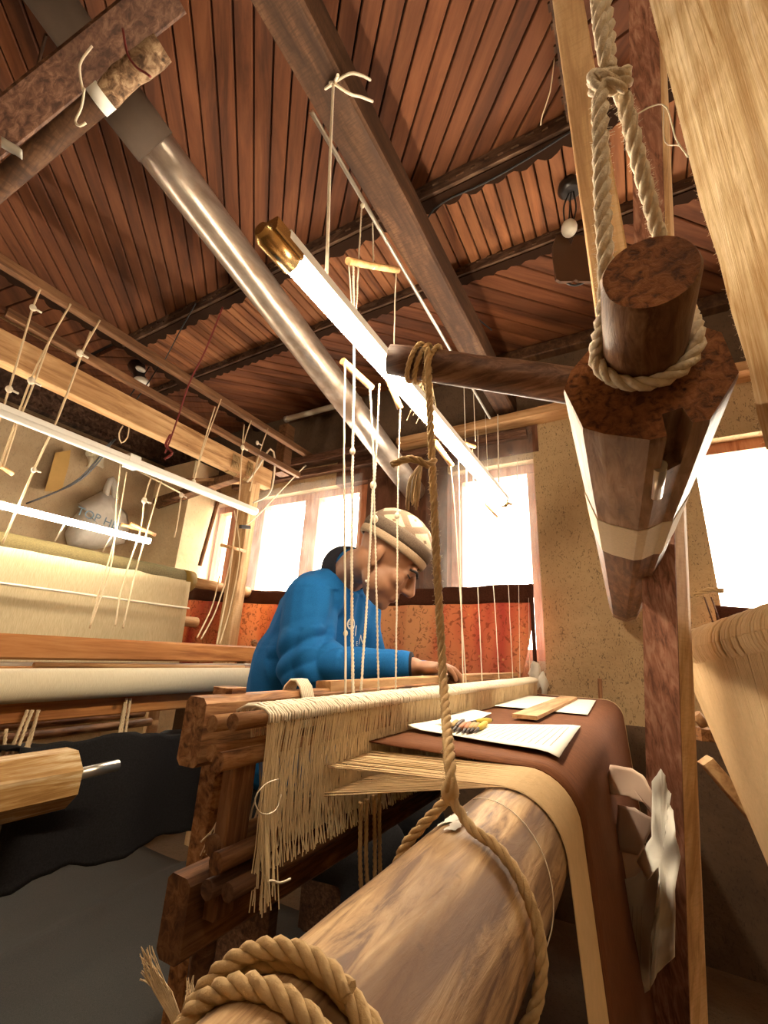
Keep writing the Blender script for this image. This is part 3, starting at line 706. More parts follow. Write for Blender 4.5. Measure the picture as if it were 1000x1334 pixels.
lever('thin brown lever stick in front of the bright narrow window', (632, 656), (647, 673), -.43, -.42, .0055,
      [([(638, 668, -.425), (641, 740, -.42), (645, 800, -.41), (650, 888, -.39)], .0014), ([(632, 540, -.48), (637, 660, -.425)], .001)])
lever('short brown stick at the far end of the lit tube', (650, 652), (666, 657), -.41, -.38, .0055,
      [([(648, 540, -.50), (649, 600, -.45), (650, 652, -.41)], .003), ([(660, 658, -.40), (662, 760, -.40), (668, 885, -.39)], .0012)])
lever('tan stick hanging high up under the overhead timber', (453, 340), (518, 352), -.47, -.45, .008,
      [([(454, 342, -.47), (458, 400, -.46), (459, 435, -.45)], .0016), ([(516, 354, -.45), (514, 400, -.45), (512, 500, -.44)], .0016), ([(485, 290, -.50), (486, 320, -.49), (486, 346, -.46)], .0022), ([(471, 270, -.53), (467, 340, -.47), (463, 430, -.45)], .0022)],
      [(486, 348, -.46, .005), (472, 268, -.53, .006)])
THR = []
for k, (x, y0, y1) in enumerate(((604, 500, 640), (615, 470, 575), (622, 560, 760), (673, 580, 884), (686, 640, 884))):
    THR.append((x, y0, y1))
mb = MB()
for i in range(26):
    a_ = P(552 + random.uniform(-8, 12), 478 + random.uniform(-4, 10), X=-.50)
    mb.tube(smooth_path([a_, a_ + V(random.uniform(-.02, .02), random.uniform(-.02, .02), -.08), a_ + V(random.uniform(-.03, .03), random.uniform(-.03, .03), -.17)], .03), 0.0008, 4)
o = mb.build('yarn_tangle', 'cord'); tag(o, 'tangle of loose brown yarn hanging behind the dark round pole', 'yarn')

# ================================================================== MAIN LOOM
RX, RZ, RR = -0.136, 0.768, 0.0535       # roller axis and radius
LY0, LY1 = 0.52, 1.93                    # near and far edge of the cloth
XH = -0.375                              # plane of the heddles
ml = thing('handloom', V(-0.3, 1.1, 0.0), 'near wooden handloom with brown cloth, cream heddle threads and a thick log roller', 'loom')
# roller: a peeled log
rings = []
n = 44
for i in range(n + 1):
    y = 0.04 + (2.02 - 0.04)*i/n; ring = []
    for j in range(40):
        a = 2*PI*j/40
        r = RR*(1 + 0.022*noise.noise(V(math.cos(a)*1.5, math.sin(a)*1.5, y*2.0)) + 0.008*noise.noise(V(math.cos(a)*5, math.sin(a)*5, y*14)))
        if y < LY0 - 0.1: r *= 1 - 0.05*(LY0 - 0.1 - y)/0.3
        ring.append(V(RX + r*math.cos(a), y, RZ + r*math.sin(a)))
    rings.append(ring)
MB().loft(rings).build('roller', 'log', ml)
def on_log(a0, a1, y0, y1, name, mat, sd):
    def fn(u, v):
        a = a0 + (a1-a0)*u + .06*noise.noise(V(v*4, sd, 0)); y = y0 + (y1-y0)*v + .008*noise.noise(V(u*4, sd, 2)); r = RR*1.022 + .0006
        return V(RX + r*math.cos(a), y, RZ + r*math.sin(a))
    MB().grid(fn, 8, 8).build(name, mat, ml)
on_log(1.75, 2.05, .395, .425, 'paper_scrap', 'paper', 1.0); on_log(1.62, 1.80, .375, .40, 'paper_scrap', 'paper', 4.0)
MB().tube([V(RX + (RR*1.03)*math.cos(a), .475 - .02*(1.9 - a), RZ + (RR*1.03)*math.sin(a)) for a in [2.0 - .15*i for i in range(18)]], .0005, 5).build('loose_thread', 'cord_white', ml)
# profile of a thread sheet: heddles, over the roller, down
def over_roller(off, y, z0, x_end, z_end, n=16):
    r = RR + off; top = V(RX, y, RZ + r)
    pts = [V(XH, y, z0)]
    # tangent from the heddle point to the roller
    d = V(RX - XH, 0, RZ - z0); L = math.hypot(d.x, d.z); base_a = math.atan2(z0 - RZ, XH - RX); al = math.acos(r/L)
    a0 = base_a - al
    d2x, d2z = x_end - RX, z_end - RZ; L2 = math.hypot(d2x, d2z); a1 = math.atan2(d2z, d2x) + math.acos(min(1, r/L2))
    for i in range(n + 1):
        a = a0 + (a1 - a0)*i/n; pts.append(V(RX + r*math.cos(a), y, RZ + r*math.sin(a)))
    pts.append(V(x_end, y, z_end)); return pts
XE, ZE = -0.035, 0.10
prof0 = over_roller(0.0035, 0, 0.824, XE, ZE)
yb = LY0 + 0.105
rings = [[V(p.x, yb + (LY1 - yb)*k/30, p.z + (0.0012*noise.noise(V(p.x*20, k*.7, 0)) if i < 2 else 0)) for i, p in enumerate(prof0)] for k in range(31)]
mb = MB(); mb.loft(rings, False, False, True, False); o = mb.build('brown_cloth', 'cloth_brown', ml); solidify(o, 0.002)
mb = MB(); pe = [V(p.x, LY1 + 0.002, p.z) for p in over_roller(0.004, 0, 0.825, XE, ZE)]; pe2 = [p + V(0, 0.016, 0) for p in pe]
mb.loft([pe, pe2], False, False, True, False); o = mb.build('selvedge', 'warp_tan', ml); solidify(o, 0.003)
# pale warp at the near edge: two sheds of threads that meet on the roller
mb = MB(); N = 96
for k in range(N):
    y = LY0 + 0.108*k/N; z0 = 0.808 if k % 2 else 0.776
    pts = over_roller(0.002 + 0.0006*(k % 2), y, z0 + random.uniform(-.002, .002), XE, ZE, 9)
    pts[0] = V(XH + random.uniform(-.004, .004), y + 0.012*(k/N - 0.2) + random.uniform(-.001, .001), pts[0].z)
    mb.tube(pts, 0.00062, 4, False)
stuff(mb.build('warp_threads', 'warp_tan', ml))
# heddle bars: eight round sticks, four above and four below
HY0, HY1 = 0.335, 1.90
def hbar(px, X_, r, y1=HY1, drop=0.0, mat='loom_Y', sd=0):
    a_ = P(*px, X=X_); m_ = 12; pts = [a_.lerp(V(X_, y1, a_.z), i/m_) + V(.0015*noise.noise(V(i*1.1, sd, 0)), 0, .0015*noise.noise(V(i*1.3, sd, 5))) for i in range(m_+1)]
    MB().tube(pts, [r*(1 + .06*noise.noise(V(i*.9, sd, 2))) for i in range(m_+1)], 12, True, .1, sd).build('heddle_bar', mat, ml); return a_
b1 = hbar((303, 941), -.372, .0085, sd=1); b0 = hbar((276, 943), -.400, .0085, sd=2)
b2 = hbar((276, 981), -.400, .0085, sd=3); b3 = hbar((284, 993), -.382, .009, sd=4)
l0 = hbar((275, 1102), -.400, .0095, mat='loom_shaded', sd=5); l1 = hbar((281, 1125), -.378, .0095, mat='loom_shaded', sd=6)
l2 = hbar((269, 1160), -.388, .0085, mat='dark_Y', sd=7); l3 = hbar((296, 1163), -.366, .008, mat='dark_Y', sd=8)
# long squared beams behind the heddle bars
def sqbeam(c, X_, w, h, y1, mat, name):
    a_ = P(*c, X=X_); MB().bar(a_, V(X_, y1, a_.z), w, h, ch=0.006, jit=.06).build(name, mat, ml); return a_
ub = sqbeam((250, 952), -.455, .035, .072, 1.90, 'loom_Y', 'upper_beam')
lb = sqbeam((226, 1196), -.425, .034, .070, 1.95, 'loom_shaded', 'lower_beam')
MB().bar(V(ub.x, 0.62, ub.z + .034), V(ub.x, 1.9, ub.z + .034), 0.030, 0.026, jit=.15).build('reed_cap', 'pale_Y', ml)
# posts carrying them
pz = P(300, 895, X=-.475)
MB().bar(V(-.475, pz.y, 0.30), pz, 0.032, 0.034, (1, 0, 0), ch=.004).build('post', 'loom_Y', ml)
MB().bar(V(-.395, .40, lb.z), V(-.395, .40, b3.z), 0.034, 0.016, (1, 0, 0), jit=.3).build('slat', 'loom_Z', ml)
pg = P(265, 1235, X=-.43)
MB().tube([pg + V(0, 0, .04), pg, pg - V(0, 0, .055), pg - V(0, 0, .075)], [.013, .013, .011, .006], 10).build('peg', 'dark_Y', ml)
for y in (1.85,): MB().bar(V(-.46, y, 0.0), V(-.46, y, .86), 0.04, 0.05, (1, 0, 0)).build('post', 'loom_Z', ml)
for X_ in (RX,): MB().bar(V(X_, 2.0, 0), V(X_, 2.0, RZ - RR), 0.06, 0.07, (1, 0, 0)).build('post', 'loom_Z', ml)
MB().bar(V(RX + .0, 0.06, 0), V(RX + .0, 0.06, RZ - RR*.9), 0.05, 0.05, (1, 0, 0)).build('post', 'loom_Z', ml)
MB().bar(V(XE + .01, 0.3, .10), V(XE + .01, 2.0, .10), 0.06, 0.06).build('cloth_beam', 'dark_Y', ml)
# heddle threads: front and back curtains of fine loops, looped over the top bars
mb = MB()
def hthread(y, xt, zt, xm, zm, xb, zb, r):
    j = lambda s_: random.uniform(-s_, s_)
    mb.tube([V(xt + j(.001), y + j(.001), zt), V((xt+xm)/2 + j(.0015), y + j(.002), (zt+zm)/2), V(xm + j(.002), y + j(.0025), zm), V((xm+xb)/2 + j(.002), y + j(.003), (zm+zb)/2), V(xb + j(.001), y + j(.004), zb)], r, 4, False)
ztop, zbot, zmid = b1.z + .008, l1.z - .004, 0.800
N = 640
for k in range(N):
    y = 0.415 + (1.885 - .415)*k/N
    y += .0035*noise.noise(V(y*60, 0, 0))
    hthread(y, -.363, ztop - .004, XH + .006, zmid, -.366, zbot - random.uniform(0, .003), .00085)
    if k % 2 == 0: hthread(y, -.405, ztop - .006, XH - .02, zmid, -.405, l0.z - .004, .0008)
    hthread(y + random.uniform(-.001, .001), -.368, b3.z, XH + .010, zmid - .03, -.357, l3.z + .004 + random.uniform(-.003, .003), .0008)
for k in range(46):   # loose bunch hanging off the near end
    y = .400 + random.uniform(0, .022)
    hthread(y, -.365 + random.uniform(-.006, .004), ztop - .004, -.362, zmid - .01, -.352 + random.uniform(-.012, .012), l3.z - random.uniform(.0, .028), .0008)
for k in range(40):   # second bunch behind it
    y = .385 + random.uniform(0, .02)
    hthread(y, -.40, b2.z, -.402, zmid - .02, -.412 + random.uniform(-.012, .014), l0.z - random.uniform(.0, .02), .0008)
stuff(mb.build('heddle_threads', 'heddle', ml))
mb = MB()             # woolly loops round the top bars
for k in range(330):
    y = .40 + (1.89 - .40)*k/330; pts = []
    for i in range(7):
        a = -0.3 + 3.7*i/6; pts.append(V(-.386 + .0265*math.cos(a), y + random.uniform(-.0015, .0015), b1.z + .0125*math.sin(a) + random.uniform(-.001, .001)))
    mb.tube(pts, .0018, 5)
stuff(mb.build('heddle_loops', 'cord_white', ml))
mb = MB()             # string lashed round the beam
for k in range(7):
    y = .545 + .004*k; mb.tube([V(ub.x + .023*math.cos(a), y, ub.z + .006 + .045*math.sin(a)) for a in [2*PI*i/14 for i in range(15)]], .0022, 5)
mb.build('lashing', 'cord_white', ml)
mb = MB()
q = P(357, 1040, X=-.35); mb.tube(smooth_path([P(362, 1015, X=-.35), P(345, 1022, X=-.345), P(332, 1040, X=-.345), P(338, 1058, X=-.345), P(352, 1060, X=-.345), P(362, 1050, X=-.35), P(366, 1035, X=-.35)], .005), .0006, 5)
mb.build('loose_loop', 'cord_white', ml)
MB().tube(smooth_path([P(345, 1151, X=-.35), P(352, 1147, X=-.345), P(365, 1150, X=-.345), P(378, 1145, X=-.345)], .005), .0012, 5).build('tuft', 'cord_white', ml)
# plaited cords hanging under the heddles
for k, (x, y0, y1) in enumerate(((470, 1070, 1165), (478, 1066, 1158), (487, 1060, 1150), (494, 1055, 1140))):
    o = MB().rope([P(x, y0 - 25, X=-.33), P(x + random.uniform(-2, 2), (y0+y1)/2, X=-.33), P(x + 1, y1, X=-.33)], .0030, step=.005).build('treadle_cord', 'jute', ml)

for x, y0, y1 in THR: MB().tube(smooth_path([P(x, y0, X=-.47), P(x + 2, (y0+y1)/2, X=-.43), P(x + 4, y1, X=-.39)], .05), 0.0011, 5).build('harness_thread', 'cord_white', ml)
# ------------------------------------------------------------------ things lying on the cloth
ZC = 0.8275
def sheet_pts(quad, z, name, mat, label, cat, lift=None, th=0.0006):
    """quad: image corners far-left, far-right, near-right, near-left lying on the cloth"""
    c = [P(x, y, Z=z) for x, y in quad]
    def drop(p):     # follow the cloth over the roller
        dx = p.x - RX
        if dx > 0 and dx < RR: return min(p.z, RZ + math.sqrt(max(0, (RR+.007)**2 - dx*dx)))
        return p.z
    def fn(u, v):
        a = c[0].lerp(c[1], u); b2 = c[3].lerp(c[2], u); p = a.lerp(b2, v); p.z = drop(p) + (lift(u, v) if lift else 0) + 0.0008*noise.noise(p*30); return p
    o = MB().grid(fn, 18, 14).build(name, mat); solidify(o, th); tag(o, label, cat); return o, fn
def lines_on(o, fn, rows, name='ruled_line', slant=True):
    mb = MB()
    for i in range(rows[0]):
        v = rows[1] + (rows[2]-rows[1])*i/(rows[0]-1); q = []
        for k in range(13):
            u = rows[3] + (rows[4]-rows[3])*k/12; q.append(fn(u, v) if slant else fn(v, u))
        for k in range(12):
            a_, b_ = q[k] + V(0, 0, .0007), q[k+1] + V(0, 0, .0007); s_ = (b_-a_).cross(V(0, 0, 1)).normalized()*.0006
            mb.add([a_-s_, b_-s_, b_+s_, a_+s_], [(0, 1, 2, 3)])
    mb.build(name, 'ink', o)
p1, f1 = sheet_pts([(566, 944), (756, 946), (728, 986), (530, 950)], ZC + .001, 'pattern_sheet', 'paper', 'white ruled pattern sheet with wooden needles lying on the brown cloth', 'paper', lambda u, v: .002 + .005*max(0, .12 - u)/.12 + .003*u*v)
lines_on(p1, f1, (13, .42, .93, .12, .88), slant=False)
p2, f2 = sheet_pts([(611, 924), (640, 930), (605, 947), (555, 944)], ZC + .004, 'pattern_sheet', 'paper', 'blank corner of a white sheet tucked under the ruled pattern sheet', 'paper', lambda u, v: .0015)
p3, f3 = sheet_pts([(680, 906), (776, 913), (765, 932), (643, 920)], ZC + .0012, 'pattern_sheet', 'paper', 'white pattern sheet under the wooden ruler at the far end', 'paper', lambda u, v: .0015)
lines_on(p3, f3, (7, .2, .9, .05, .95))
a_, b_ = P(683, 934, Z=ZC + .007), P(741, 909, Z=ZC + .007)
o = MB().bar(a_, b_, 0.052, 0.008).build('wooden_ruler', 'pale_Y'); tag(o, 'flat wooden slat laid across the far pattern sheet', 'ruler')
needles = [(583, 952, 596, 939, 'spool_tan'), (587, 954, 604, 938, 'needle_dark'), (592, 954, 608, 942, 'spool_rust'), (601, 955, 613, 942, 'spool_rust'),
           (606, 955, 619, 942, 'spool_tan'), (611, 954, 624, 943, 'spool_tan'), (616, 954, 634, 941, 'spool_yellow'), (607, 941, 641, 938, 'spool_yellow')]
nl = ['leftmost needle on the ruled sheet, wound with tan thread', 'dark bare needle second from left on the ruled sheet', 'needle wound with rust thread, third from left on the ruled sheet',
      'needle wound with rust thread, fourth from left on the ruled sheet', 'needle wound with tan thread, fifth from left on the ruled sheet', 'needle wound with tan thread beside the fat yellow one',
      'fat yellow-wound needle at the right of the row on the ruled sheet', 'yellow-wound needle lying crosswise behind the others on the ruled sheet']
for (x0, y0, x1, y1, mt), lbl in zip(needles, nl):
    a_, b_ = P(x0, y0, Z=ZC + .008), P(x1, y1, Z=ZC + .009)
    t = thing('weaving_needle', (a_+b_)/2, lbl, 'needle', 'wooden weaving needles on the pattern sheet')
    MB().tube([a_, a_.lerp(b_, .3), b_], [.0006, .0028, .0022], 8).build('shaft', 'needle_dark', t)
    MB().tube([a_.lerp(b_, .35), a_.lerp(b_, .5), a_.lerp(b_, .8), a_.lerp(b_, .95)], [.003, .0048, .0050, .0032], 10).build('thread', mt, t)

# ------------------------------------------------------------------ thick rope from the dark pole to the roller
def ring_pt(ang, y, r=RR + 0.006): return V(RX + r*math.cos(ang), y, RZ + r*math.sin(ang))
top = P(556, 462, D=0.62); spl = P(585, 1036, X=-.150); spl = V(-.172, .405, RZ + .067)
spl = P(586, 1037, Z=RZ + RR + .020)
rp = thing('thick_rope', spl, 'thick twisted jute rope hanging from the dark pole and forking round the log roller', 'rope')
MB().rope([top + V(0, 0, .01), P(561, 560, D=.60), P(568, 720, D=.56), P(577, 880, D=.50), spl + V(0, 0, .02), spl], .0052).build('strand', 'jute', rp)
path = [spl] + [ring_pt(PI*.5 - .15 - i*.30, spl.y - .012 - .003*i) for i in range(9)]
MB().rope(path, .0042).build('strand', 'jute', rp)
path = [spl] + [ring_pt(PI*.5 + .75 + i*.30, spl.y - .004 + .0*i) for i in range(7)]
MB().rope(path, .0042).build('strand', 'jute', rp)
MB().blob(spl + V(0, 0, .003), (.0075, .0075, .010)).build('knot', 'jute', rp)
fz = MB()
for i in range(420):
    t_ = random.random(); a_ = top.lerp(spl, t_) if False else None
pth = smooth_path([top, P(561, 560, D=.60), P(568, 720, D=.56), P(577, 880, D=.50), spl], .004)
for i in range(520):
    p = random.choice(pth); d = V(random.uniform(-1, 1), random.uniform(-1, 1), random.uniform(-.6, .6)).normalized()
    fz.tube([p + d*.005, p + d*.0085 + V(0, 0, random.uniform(-.002, .002))], .00018, 3, False)
stuff(fz.build('fibres', 'cord', rp))
# knot with a frayed tassel beside the rope
kt = P(553, 604, D=.585)
ts = thing('rope_tassel', kt, 'frayed tassel of rope ends knotted to the thick jute rope', 'tassel')
MB().rope([P(566, 600, D=.58), P(556, 606, D=.57), P(546, 600, D=.57), P(530, 598, D=.575), P(510, 606, D=.58)], .005).build('knotted_end', 'jute', ts)
mb = MB()
for i in range(34):
    x = random.uniform(-10, 10)
    mb.tube(smooth_path([P(548 + x*.2, 606, D=.57), P(540 + x*.8, 625, D=.57 + random.uniform(-.01, .01)), P(537 + x*.9, 655 + random.uniform(-8, 10), D=.575)], .01), .0008, 4)
stuff(mb.build('frayed_strands', 'cord', ts))

# dark round pole the rope hangs from
a_, b_ = P(507, 468, D=.66), P(800, 511, D=.60)
dp = MB().tube([a_.lerp(b_, i/10) for i in range(11)], [.022, .0235, .0235, .024, .024, .0245, .025, .025, .025, .025, .025], 18, True, .06, 2).build('hanging_pole', 'dark_X')
tag(dp, 'dark round pole crossing behind the octagonal beam with ropes looped over it', 'pole')
dd = (b_-a_).normalized()
for k, (t_, lb_) in enumerate(((.125, 'grey rope loop round the tip of the dark pole, left of the two'), (.16, 'grey rope loop round the dark pole, right of the two'), (.205, 'thick rope turn over the dark pole where the rope hangs'))):
    c = a_.lerp(b_, t_); u = dd.cross(V(0, 0, 1)).normalized(); w = u.cross(dd)
    o = MB().rope([c + (u*math.cos(an) + w*math.sin(an))*.0275 + dd*(.006*math.sin(an)) for an in [2*PI*i/16 for i in range(17)]], .0038).build('rope_loop', 'jute'); tag(o, lb_, 'rope')

# coil of rope at the near end of the roller, with frayed ends
co = thing('rope_coil', V(RX, .18, RZ + RR), 'coil of hairy jute rope wound round the near end of the log roller', 'rope')
pts = []
for i in range(66):
    an = PI*1.2 - i*.30; y = .200 - .0095*(i*.30/(2*PI))*1.0 - .008*math.sin(an*.5)
    pts.append(V(RX + (RR*.965 + .0042)*math.cos(an), y, RZ + (RR*.965 + .0042)*math.sin(an)))
MB().rope(pts, .0042).build('winding', 'jute', co)
pts2 = [V(RX + (RR*.965 + .0095)*math.cos(an), .188 - .012*i/20 + .010*math.sin(an*1.3), RZ + (RR*.965 + .0095)*math.sin(an)) for i, an in enumerate([PI*1.1 - k*.12 for k in range(20)])]
MB().rope(pts2, .0040).build('winding', 'jute', co)
mb = MB()
for (x0, y0, x1, y1, s_) in ((235, 1345, 190, 1240, 12), (250, 1345, 247, 1280, 8)):
    for i in range(46):
        mb.tube(smooth_path([P(x0 + random.uniform(-s_, s_)*.6, y0, D=.30), P((x0+x1)/2 + random.uniform(-s_, s_), (y0+y1)/2, D=.31), P(x1 + random.uniform(-s_, s_)*.7, y1 + random.uniform(-10, 40), D=.32)], .01), .0004, 4, False)
stuff(mb.build('frayed_end', 'cord', co))

# ================================================================== OCTAGONAL HANGING BEAM (upper right)
hx = thing('octagonal_beam', P(848, 500, D=.33), 'heavy octagonal wooden beam with round handle hung from a white rope', 'beam')
axd = ray(808, 860).normalized()
hc = P(843, 490, D=.33)
def onface(x, y, back=0.0):
    d = ray(x, y); return ORG + d*((hc - ORG).dot(axd)/d.dot(axd)) + axd*back
face = [(733, 507), (742, 483), (776, 443), (832, 418), (904, 420), (941, 432), (964, 485), (926, 547), (903, 551), (889, 531), (862, 540), (869, 569), (846, 574), (786, 566), (758, 558)]
fp = [onface(x, y) for x, y in face]
fc = sum(fp, Vector())/len(fp)
def hring(back, k=1.0, pl=None): return [fc + (p - fc)*k + axd*back for p in (pl or fp)]
full = list(fp); full[8:12] = [fp[8].lerp(fp[11], t_) for t_ in (0, .33, .66, 1)]
full = [fc + (p - fc)*1.0 for p in full]
mb = MB(); mb.loft([hring(0, .985), hring(.006), hring(.05), hring(.075)], False, False, False); mb.build('body', 'hex_wood', hx)
mb = MB(); r_ = hring(0.0, .985); mb.add(r_, [tuple(reversed(range(len(r_))))]); mb.build('end_face', 'endgrain', hx)
mb = MB(); mb.loft([hring(.075, 1, full), hring(.125, 1, full), hring(.27, .985, full)], True, False, False); mb.build('body', 'hex_wood', hx)
mb = MB(); mb.loft([hring(.262, 1.01, full), hring(.45, 1.01, full)], True, True, False); mb.build('cloth_band', 'rope_pale', hx)
mb = MB(); mb.loft([hring(.45, .985, full), hring(1.72, .985, full)], True, True, False); mb.build('body', 'hex_dark', hx)
mb = MB(); mb.loft([hring(1.62, 1.0, full), hring(1.76, 1.0, full)], True, True, False); mb.build('end_band', 'hex_wood', hx)
hb0 = onface(838, 462); hb1 = hb0 - axd*.085
u = axd.cross(V(0, 0, 1)).normalized(); w = u.cross(axd)
rings = []
for i, (s_, r) in enumerate(((.02, .0275), (-.01, .0275), (-.05, .0272), (-.082, .027), (-.085, .0255))):
    rings.append([hb0 + axd*s_ + (u*math.cos(a) + w*math.sin(a))*r*(1 + .02*noise.noise(V(math.cos(a)*2, math.sin(a)*2, i*.3))) for a in [2*PI*j/28 for j in range(28)]])
hd = MB().loft(rings, False, False).build('handle', 'handle_wood', hx)
mb = MB(); mb.add(rings[-1], [tuple(reversed(range(28)))]); mb.build('handle_end', 'endgrain', hx)
p0 = onface(862, 640, .05); MB().tube([onface(868, 566, .06) , onface(872, 564, .14)], .0055, 12).build('pin', 'aluminium', hx)
# rope that carries it
hr = thing('carrying_rope', P(793, 95, D=.30), 'thick white rope with a knot looped round the handle of the octagonal beam', 'rope')
kn = P(793, 96, D=.31)
def hp(an, s_, r=.0325): return hb0 + axd*s_ + (u*math.cos(an) + w*math.sin(an))*r
# which angle is image-left / down
low = [hp(an, -.012) for an in [2*PI*i/72 for i in range(72)]]
il = min(range(72), key=lambda i: (ROT.transposed() @ (low[i]-ORG)).x/(ROT.transposed() @ (low[i]-ORG)).z)
ang_l = 2*PI*il/72
seq = [ang_l + k*PI*1.05/10 for k in range(11)]
tst = ROT.transposed() @ (hp(seq[5], -.012) - ORG); tst0 = ROT.transposed() @ (hb0 - ORG)
if tst.y/tst.z < tst0.y/tst0.z: seq = [ang_l - k*PI*1.05/10 for k in range(11)]
loop = [hp(an, -.012 - .0*k) for k, an in enumerate(seq)]
MB().rope([kn + V(0, 0, .0), P(782, 130, D=.305), P(784, 250, D=.30), P(789, 380, D=.30)] + loop + [P(893, 392, D=.350), P(878, 350, D=.355), P(860, 312, D=.345), P(832, 210, D=.325), P(812, 130, D=.315), kn], .0056, pitch=.034).build('loop', 'rope_pale', hr)
MB().rope([kn, P(783, 45, D=.31), P(775, -30, D=.32), P(768, -120, D=.33)], .0050, pitch=.034).build('strand', 'rope_pale', hr)
MB().rope([kn, P(792, 45, D=.315), P(784, -30, D=.325), P(778, -120, D=.335)], .0050, pitch=.034).build('strand', 'rope_pale', hr)
kx = ROT @ V(1, 0, 0); kyv = ROT @ V(0, 1, 0); kz = ROT @ V(0, 0, 1)
MB().rope([kn + kx*(.011*math.cos(a)) + kyv*(.007*math.sin(a) + .001*a) - kz*(.006*math.sin(a*1.0)) for a in [i*.45 for i in range(22)]], .0050).build('knot', 'rope_pale', hr)
fz = MB()
for i in range(900):
    (xa, ya, da), (xb, yb_, db) = random.choice((((782, 130, .305), (789, 400, .30)), ((812, 130, .315), (860, 312, .345))))
    t_ = random.random(); p = P(xa + (xb-xa)*t_, ya + (yb_-ya)*t_, D=da + (db-da)*t_); d = V(random.uniform(-1, 1), random.uniform(-1, 1), random.uniform(-.6, .6)).normalized()
    fz.tube([p + d*.004, p + d*random.uniform(.0066, .0085)], .00012, 3, False)
stuff(fz.build('fibres', 'cord_white', hr))

# ================================================================== POSTS ON THE RIGHT
def leaning(name, edges, mat_a, mat_b, label, back=.05):
    """post given by its visible edges, each (x0, y0, D0, x1, y1, D1): top and bottom"""
    t = thing(name, P(edges[1][3], edges[1][4], D=edges[1][5]), label, 'post')
    tops = [P(e[0], e[1], D=e[2]) for e in edges]; bots = [P(e[3], e[4], D=e[5]) for e in edges]
    far_t = tops[0] + tops[2] - tops[1]; far_b = bots[0] + bots[2] - bots[1]
    R0 = [tops[0], tops[1], tops[2], far_t]; R1 = [bots[0], bots[1], bots[2], far_b]
    mb = MB(); mb.loft([R0, R1], True, True, False); mb.f = mb.f[:]
    return t, R0, R1, mb
t, R0, R1, mb = leaning('wooden_post', [(815, -160, .97, 856, 1610, .81), (852, -160, .93, 908, 1610, .765), (858, -160, .97, 934, 1610, .80)], 0, 0, 'tall wooden post beside the striped roll with papers hanging on it')
core = mb.build('post', 'pale_Z', t)
# stained board on its left face
n_ = ((R0[1]-R0[0]).cross(R1[0]-R0[0])).normalized()
if n_.dot(ORG - R0[0]) < 0: n_ = -n_
mb = MB(); mb.loft([[R0[0] + n_*.001, R0[1] + n_*.001, R0[1] + n_*.004 - (R0[1]-R0[0]).normalized()*.001, R0[0] + n_*.004], [R1[0] + n_*.001, R1[1] + n_*.001, R1[1] + n_*.004 - (R1[1]-R1[0]).normalized()*.001, R1[0] + n_*.004]], True, True, False)
mb.build('stained_face', 'stain_Z', t)
# light vertical plank behind the carrying rope
c_ = P(762, 200, D=.72)
pl = MB().bar(V(c_.x + .012, c_.y, P(790, 545, D=.72).z), V(c_.x, c_.y, CEIL - .005), 0.050, 0.03, ray(748, 200), jit=.05).build('upright_plank', 'pale_Z'); tag(pl, 'pale sawn upright plank behind the white carrying rope', 'plank')
# rough board close at the upper right edge
pts_f = [(838, -60), (845, 0), (878, 130), (913, 270), (936, 340), (953, 410), (975, 480), (986, 540), (998, 585), (1060, 600), (1200, 600), (1200, -60)]
bp0 = P(900, 250, D=.46); bn_ = V(-.80, -.60, 0)
def onboard(x, y, k=0.0):
    d = ray(x, y); return ORG + d*((bp0 - ORG).dot(bn_)/d.dot(bn_)) - bn_*k
rings = [[onboard(x, y) for x, y in pts_f], [onboard(x, y) + V(.05, .01, 0) for x, y in pts_f]]
bd_ = thing('rough_board', onboard(1000, 300), 'rough sawn pale board with hairy edges filling the upper right corner', 'board')
MB().loft(rings, True, True, False).build('plank', 'rough_board', bd_)
fz = MB()
for i in range(620):
    k = random.randrange(1, 8); t_ = random.random(); x = pts_f[k][0] + (pts_f[k+1][0]-pts_f[k][0])*t_; y = pts_f[k][1] + (pts_f[k+1][1]-pts_f[k][1])*t_
    p = onboard(x, y, random.uniform(0, .01)); d = (ROT @ V(random.uniform(-1, -.1), random.uniform(-.4, .9), random.uniform(-.5, .5))).normalized()
    L = random.uniform(.001, .0045); fz.tube([p - d*.001, p + d*L*.6, p + d*L + V(0, 0, random.uniform(-.001, .001))], .00014, 3, False)
stuff(fz.build('splinters', 'cord', bd_))
o = MB().tube(smooth_path([P(897, 205, D=.36), P(880, 180, D=.37), P(868, 140, D=.38), P(850, 138, D=.39), P(828, 150, D=.39)], .004), .0006, 5).build('loose_thread', 'cord_white'); tag(o, 'loose white thread between the rough board and the rope', 'thread')
o = MB().tube(smooth_path([P(864, 140, D=.38), P(866, 185, D=.38), P(885, 190, D=.37), P(895, 205, D=.365)], .004), .0005, 5).build('loose_thread', 'cord_white'); tag(o, 'short curled white thread near the rough board edge', 'thread')

# papers hanging on the post
hp_ = thing('hanging_papers', P(830, 1100, D=.76), 'bundle of curled white and grey papers pinned to the stained post', 'papers')
def paper(quad, D_, name, mat, curl=.015, wob=.008, nu=16, nv=20, dn=0.0, sd=0.0):
    def fn(u, v):
        x = (quad[0][0]*(1-u) + quad[1][0]*u)*(1-v) + (quad[3][0]*(1-u) + quad[2][0]*u)*v
        y = (quad[0][1]*(1-u) + quad[1][1]*u)*(1-v) + (quad[3][1]*(1-u) + quad[2][1]*u)*v
        d = D_ + .10*(.5 - u) - curl*math.sin(PI*u) + wob*noise.noise(V(u*1.6 + sd, v*2.0 + sd, .5)) + dn*v
        x += 4*noise.noise(V(v*2.2 + sd, u*0.6, 1.7)); y += 4*noise.noise(V(u*1.7, sd, v))
        return P(x, y, D=d)
    o = MB().grid(fn, nu, nv).build(name, mat, hp_); solidify(o, .0006); return o, fn
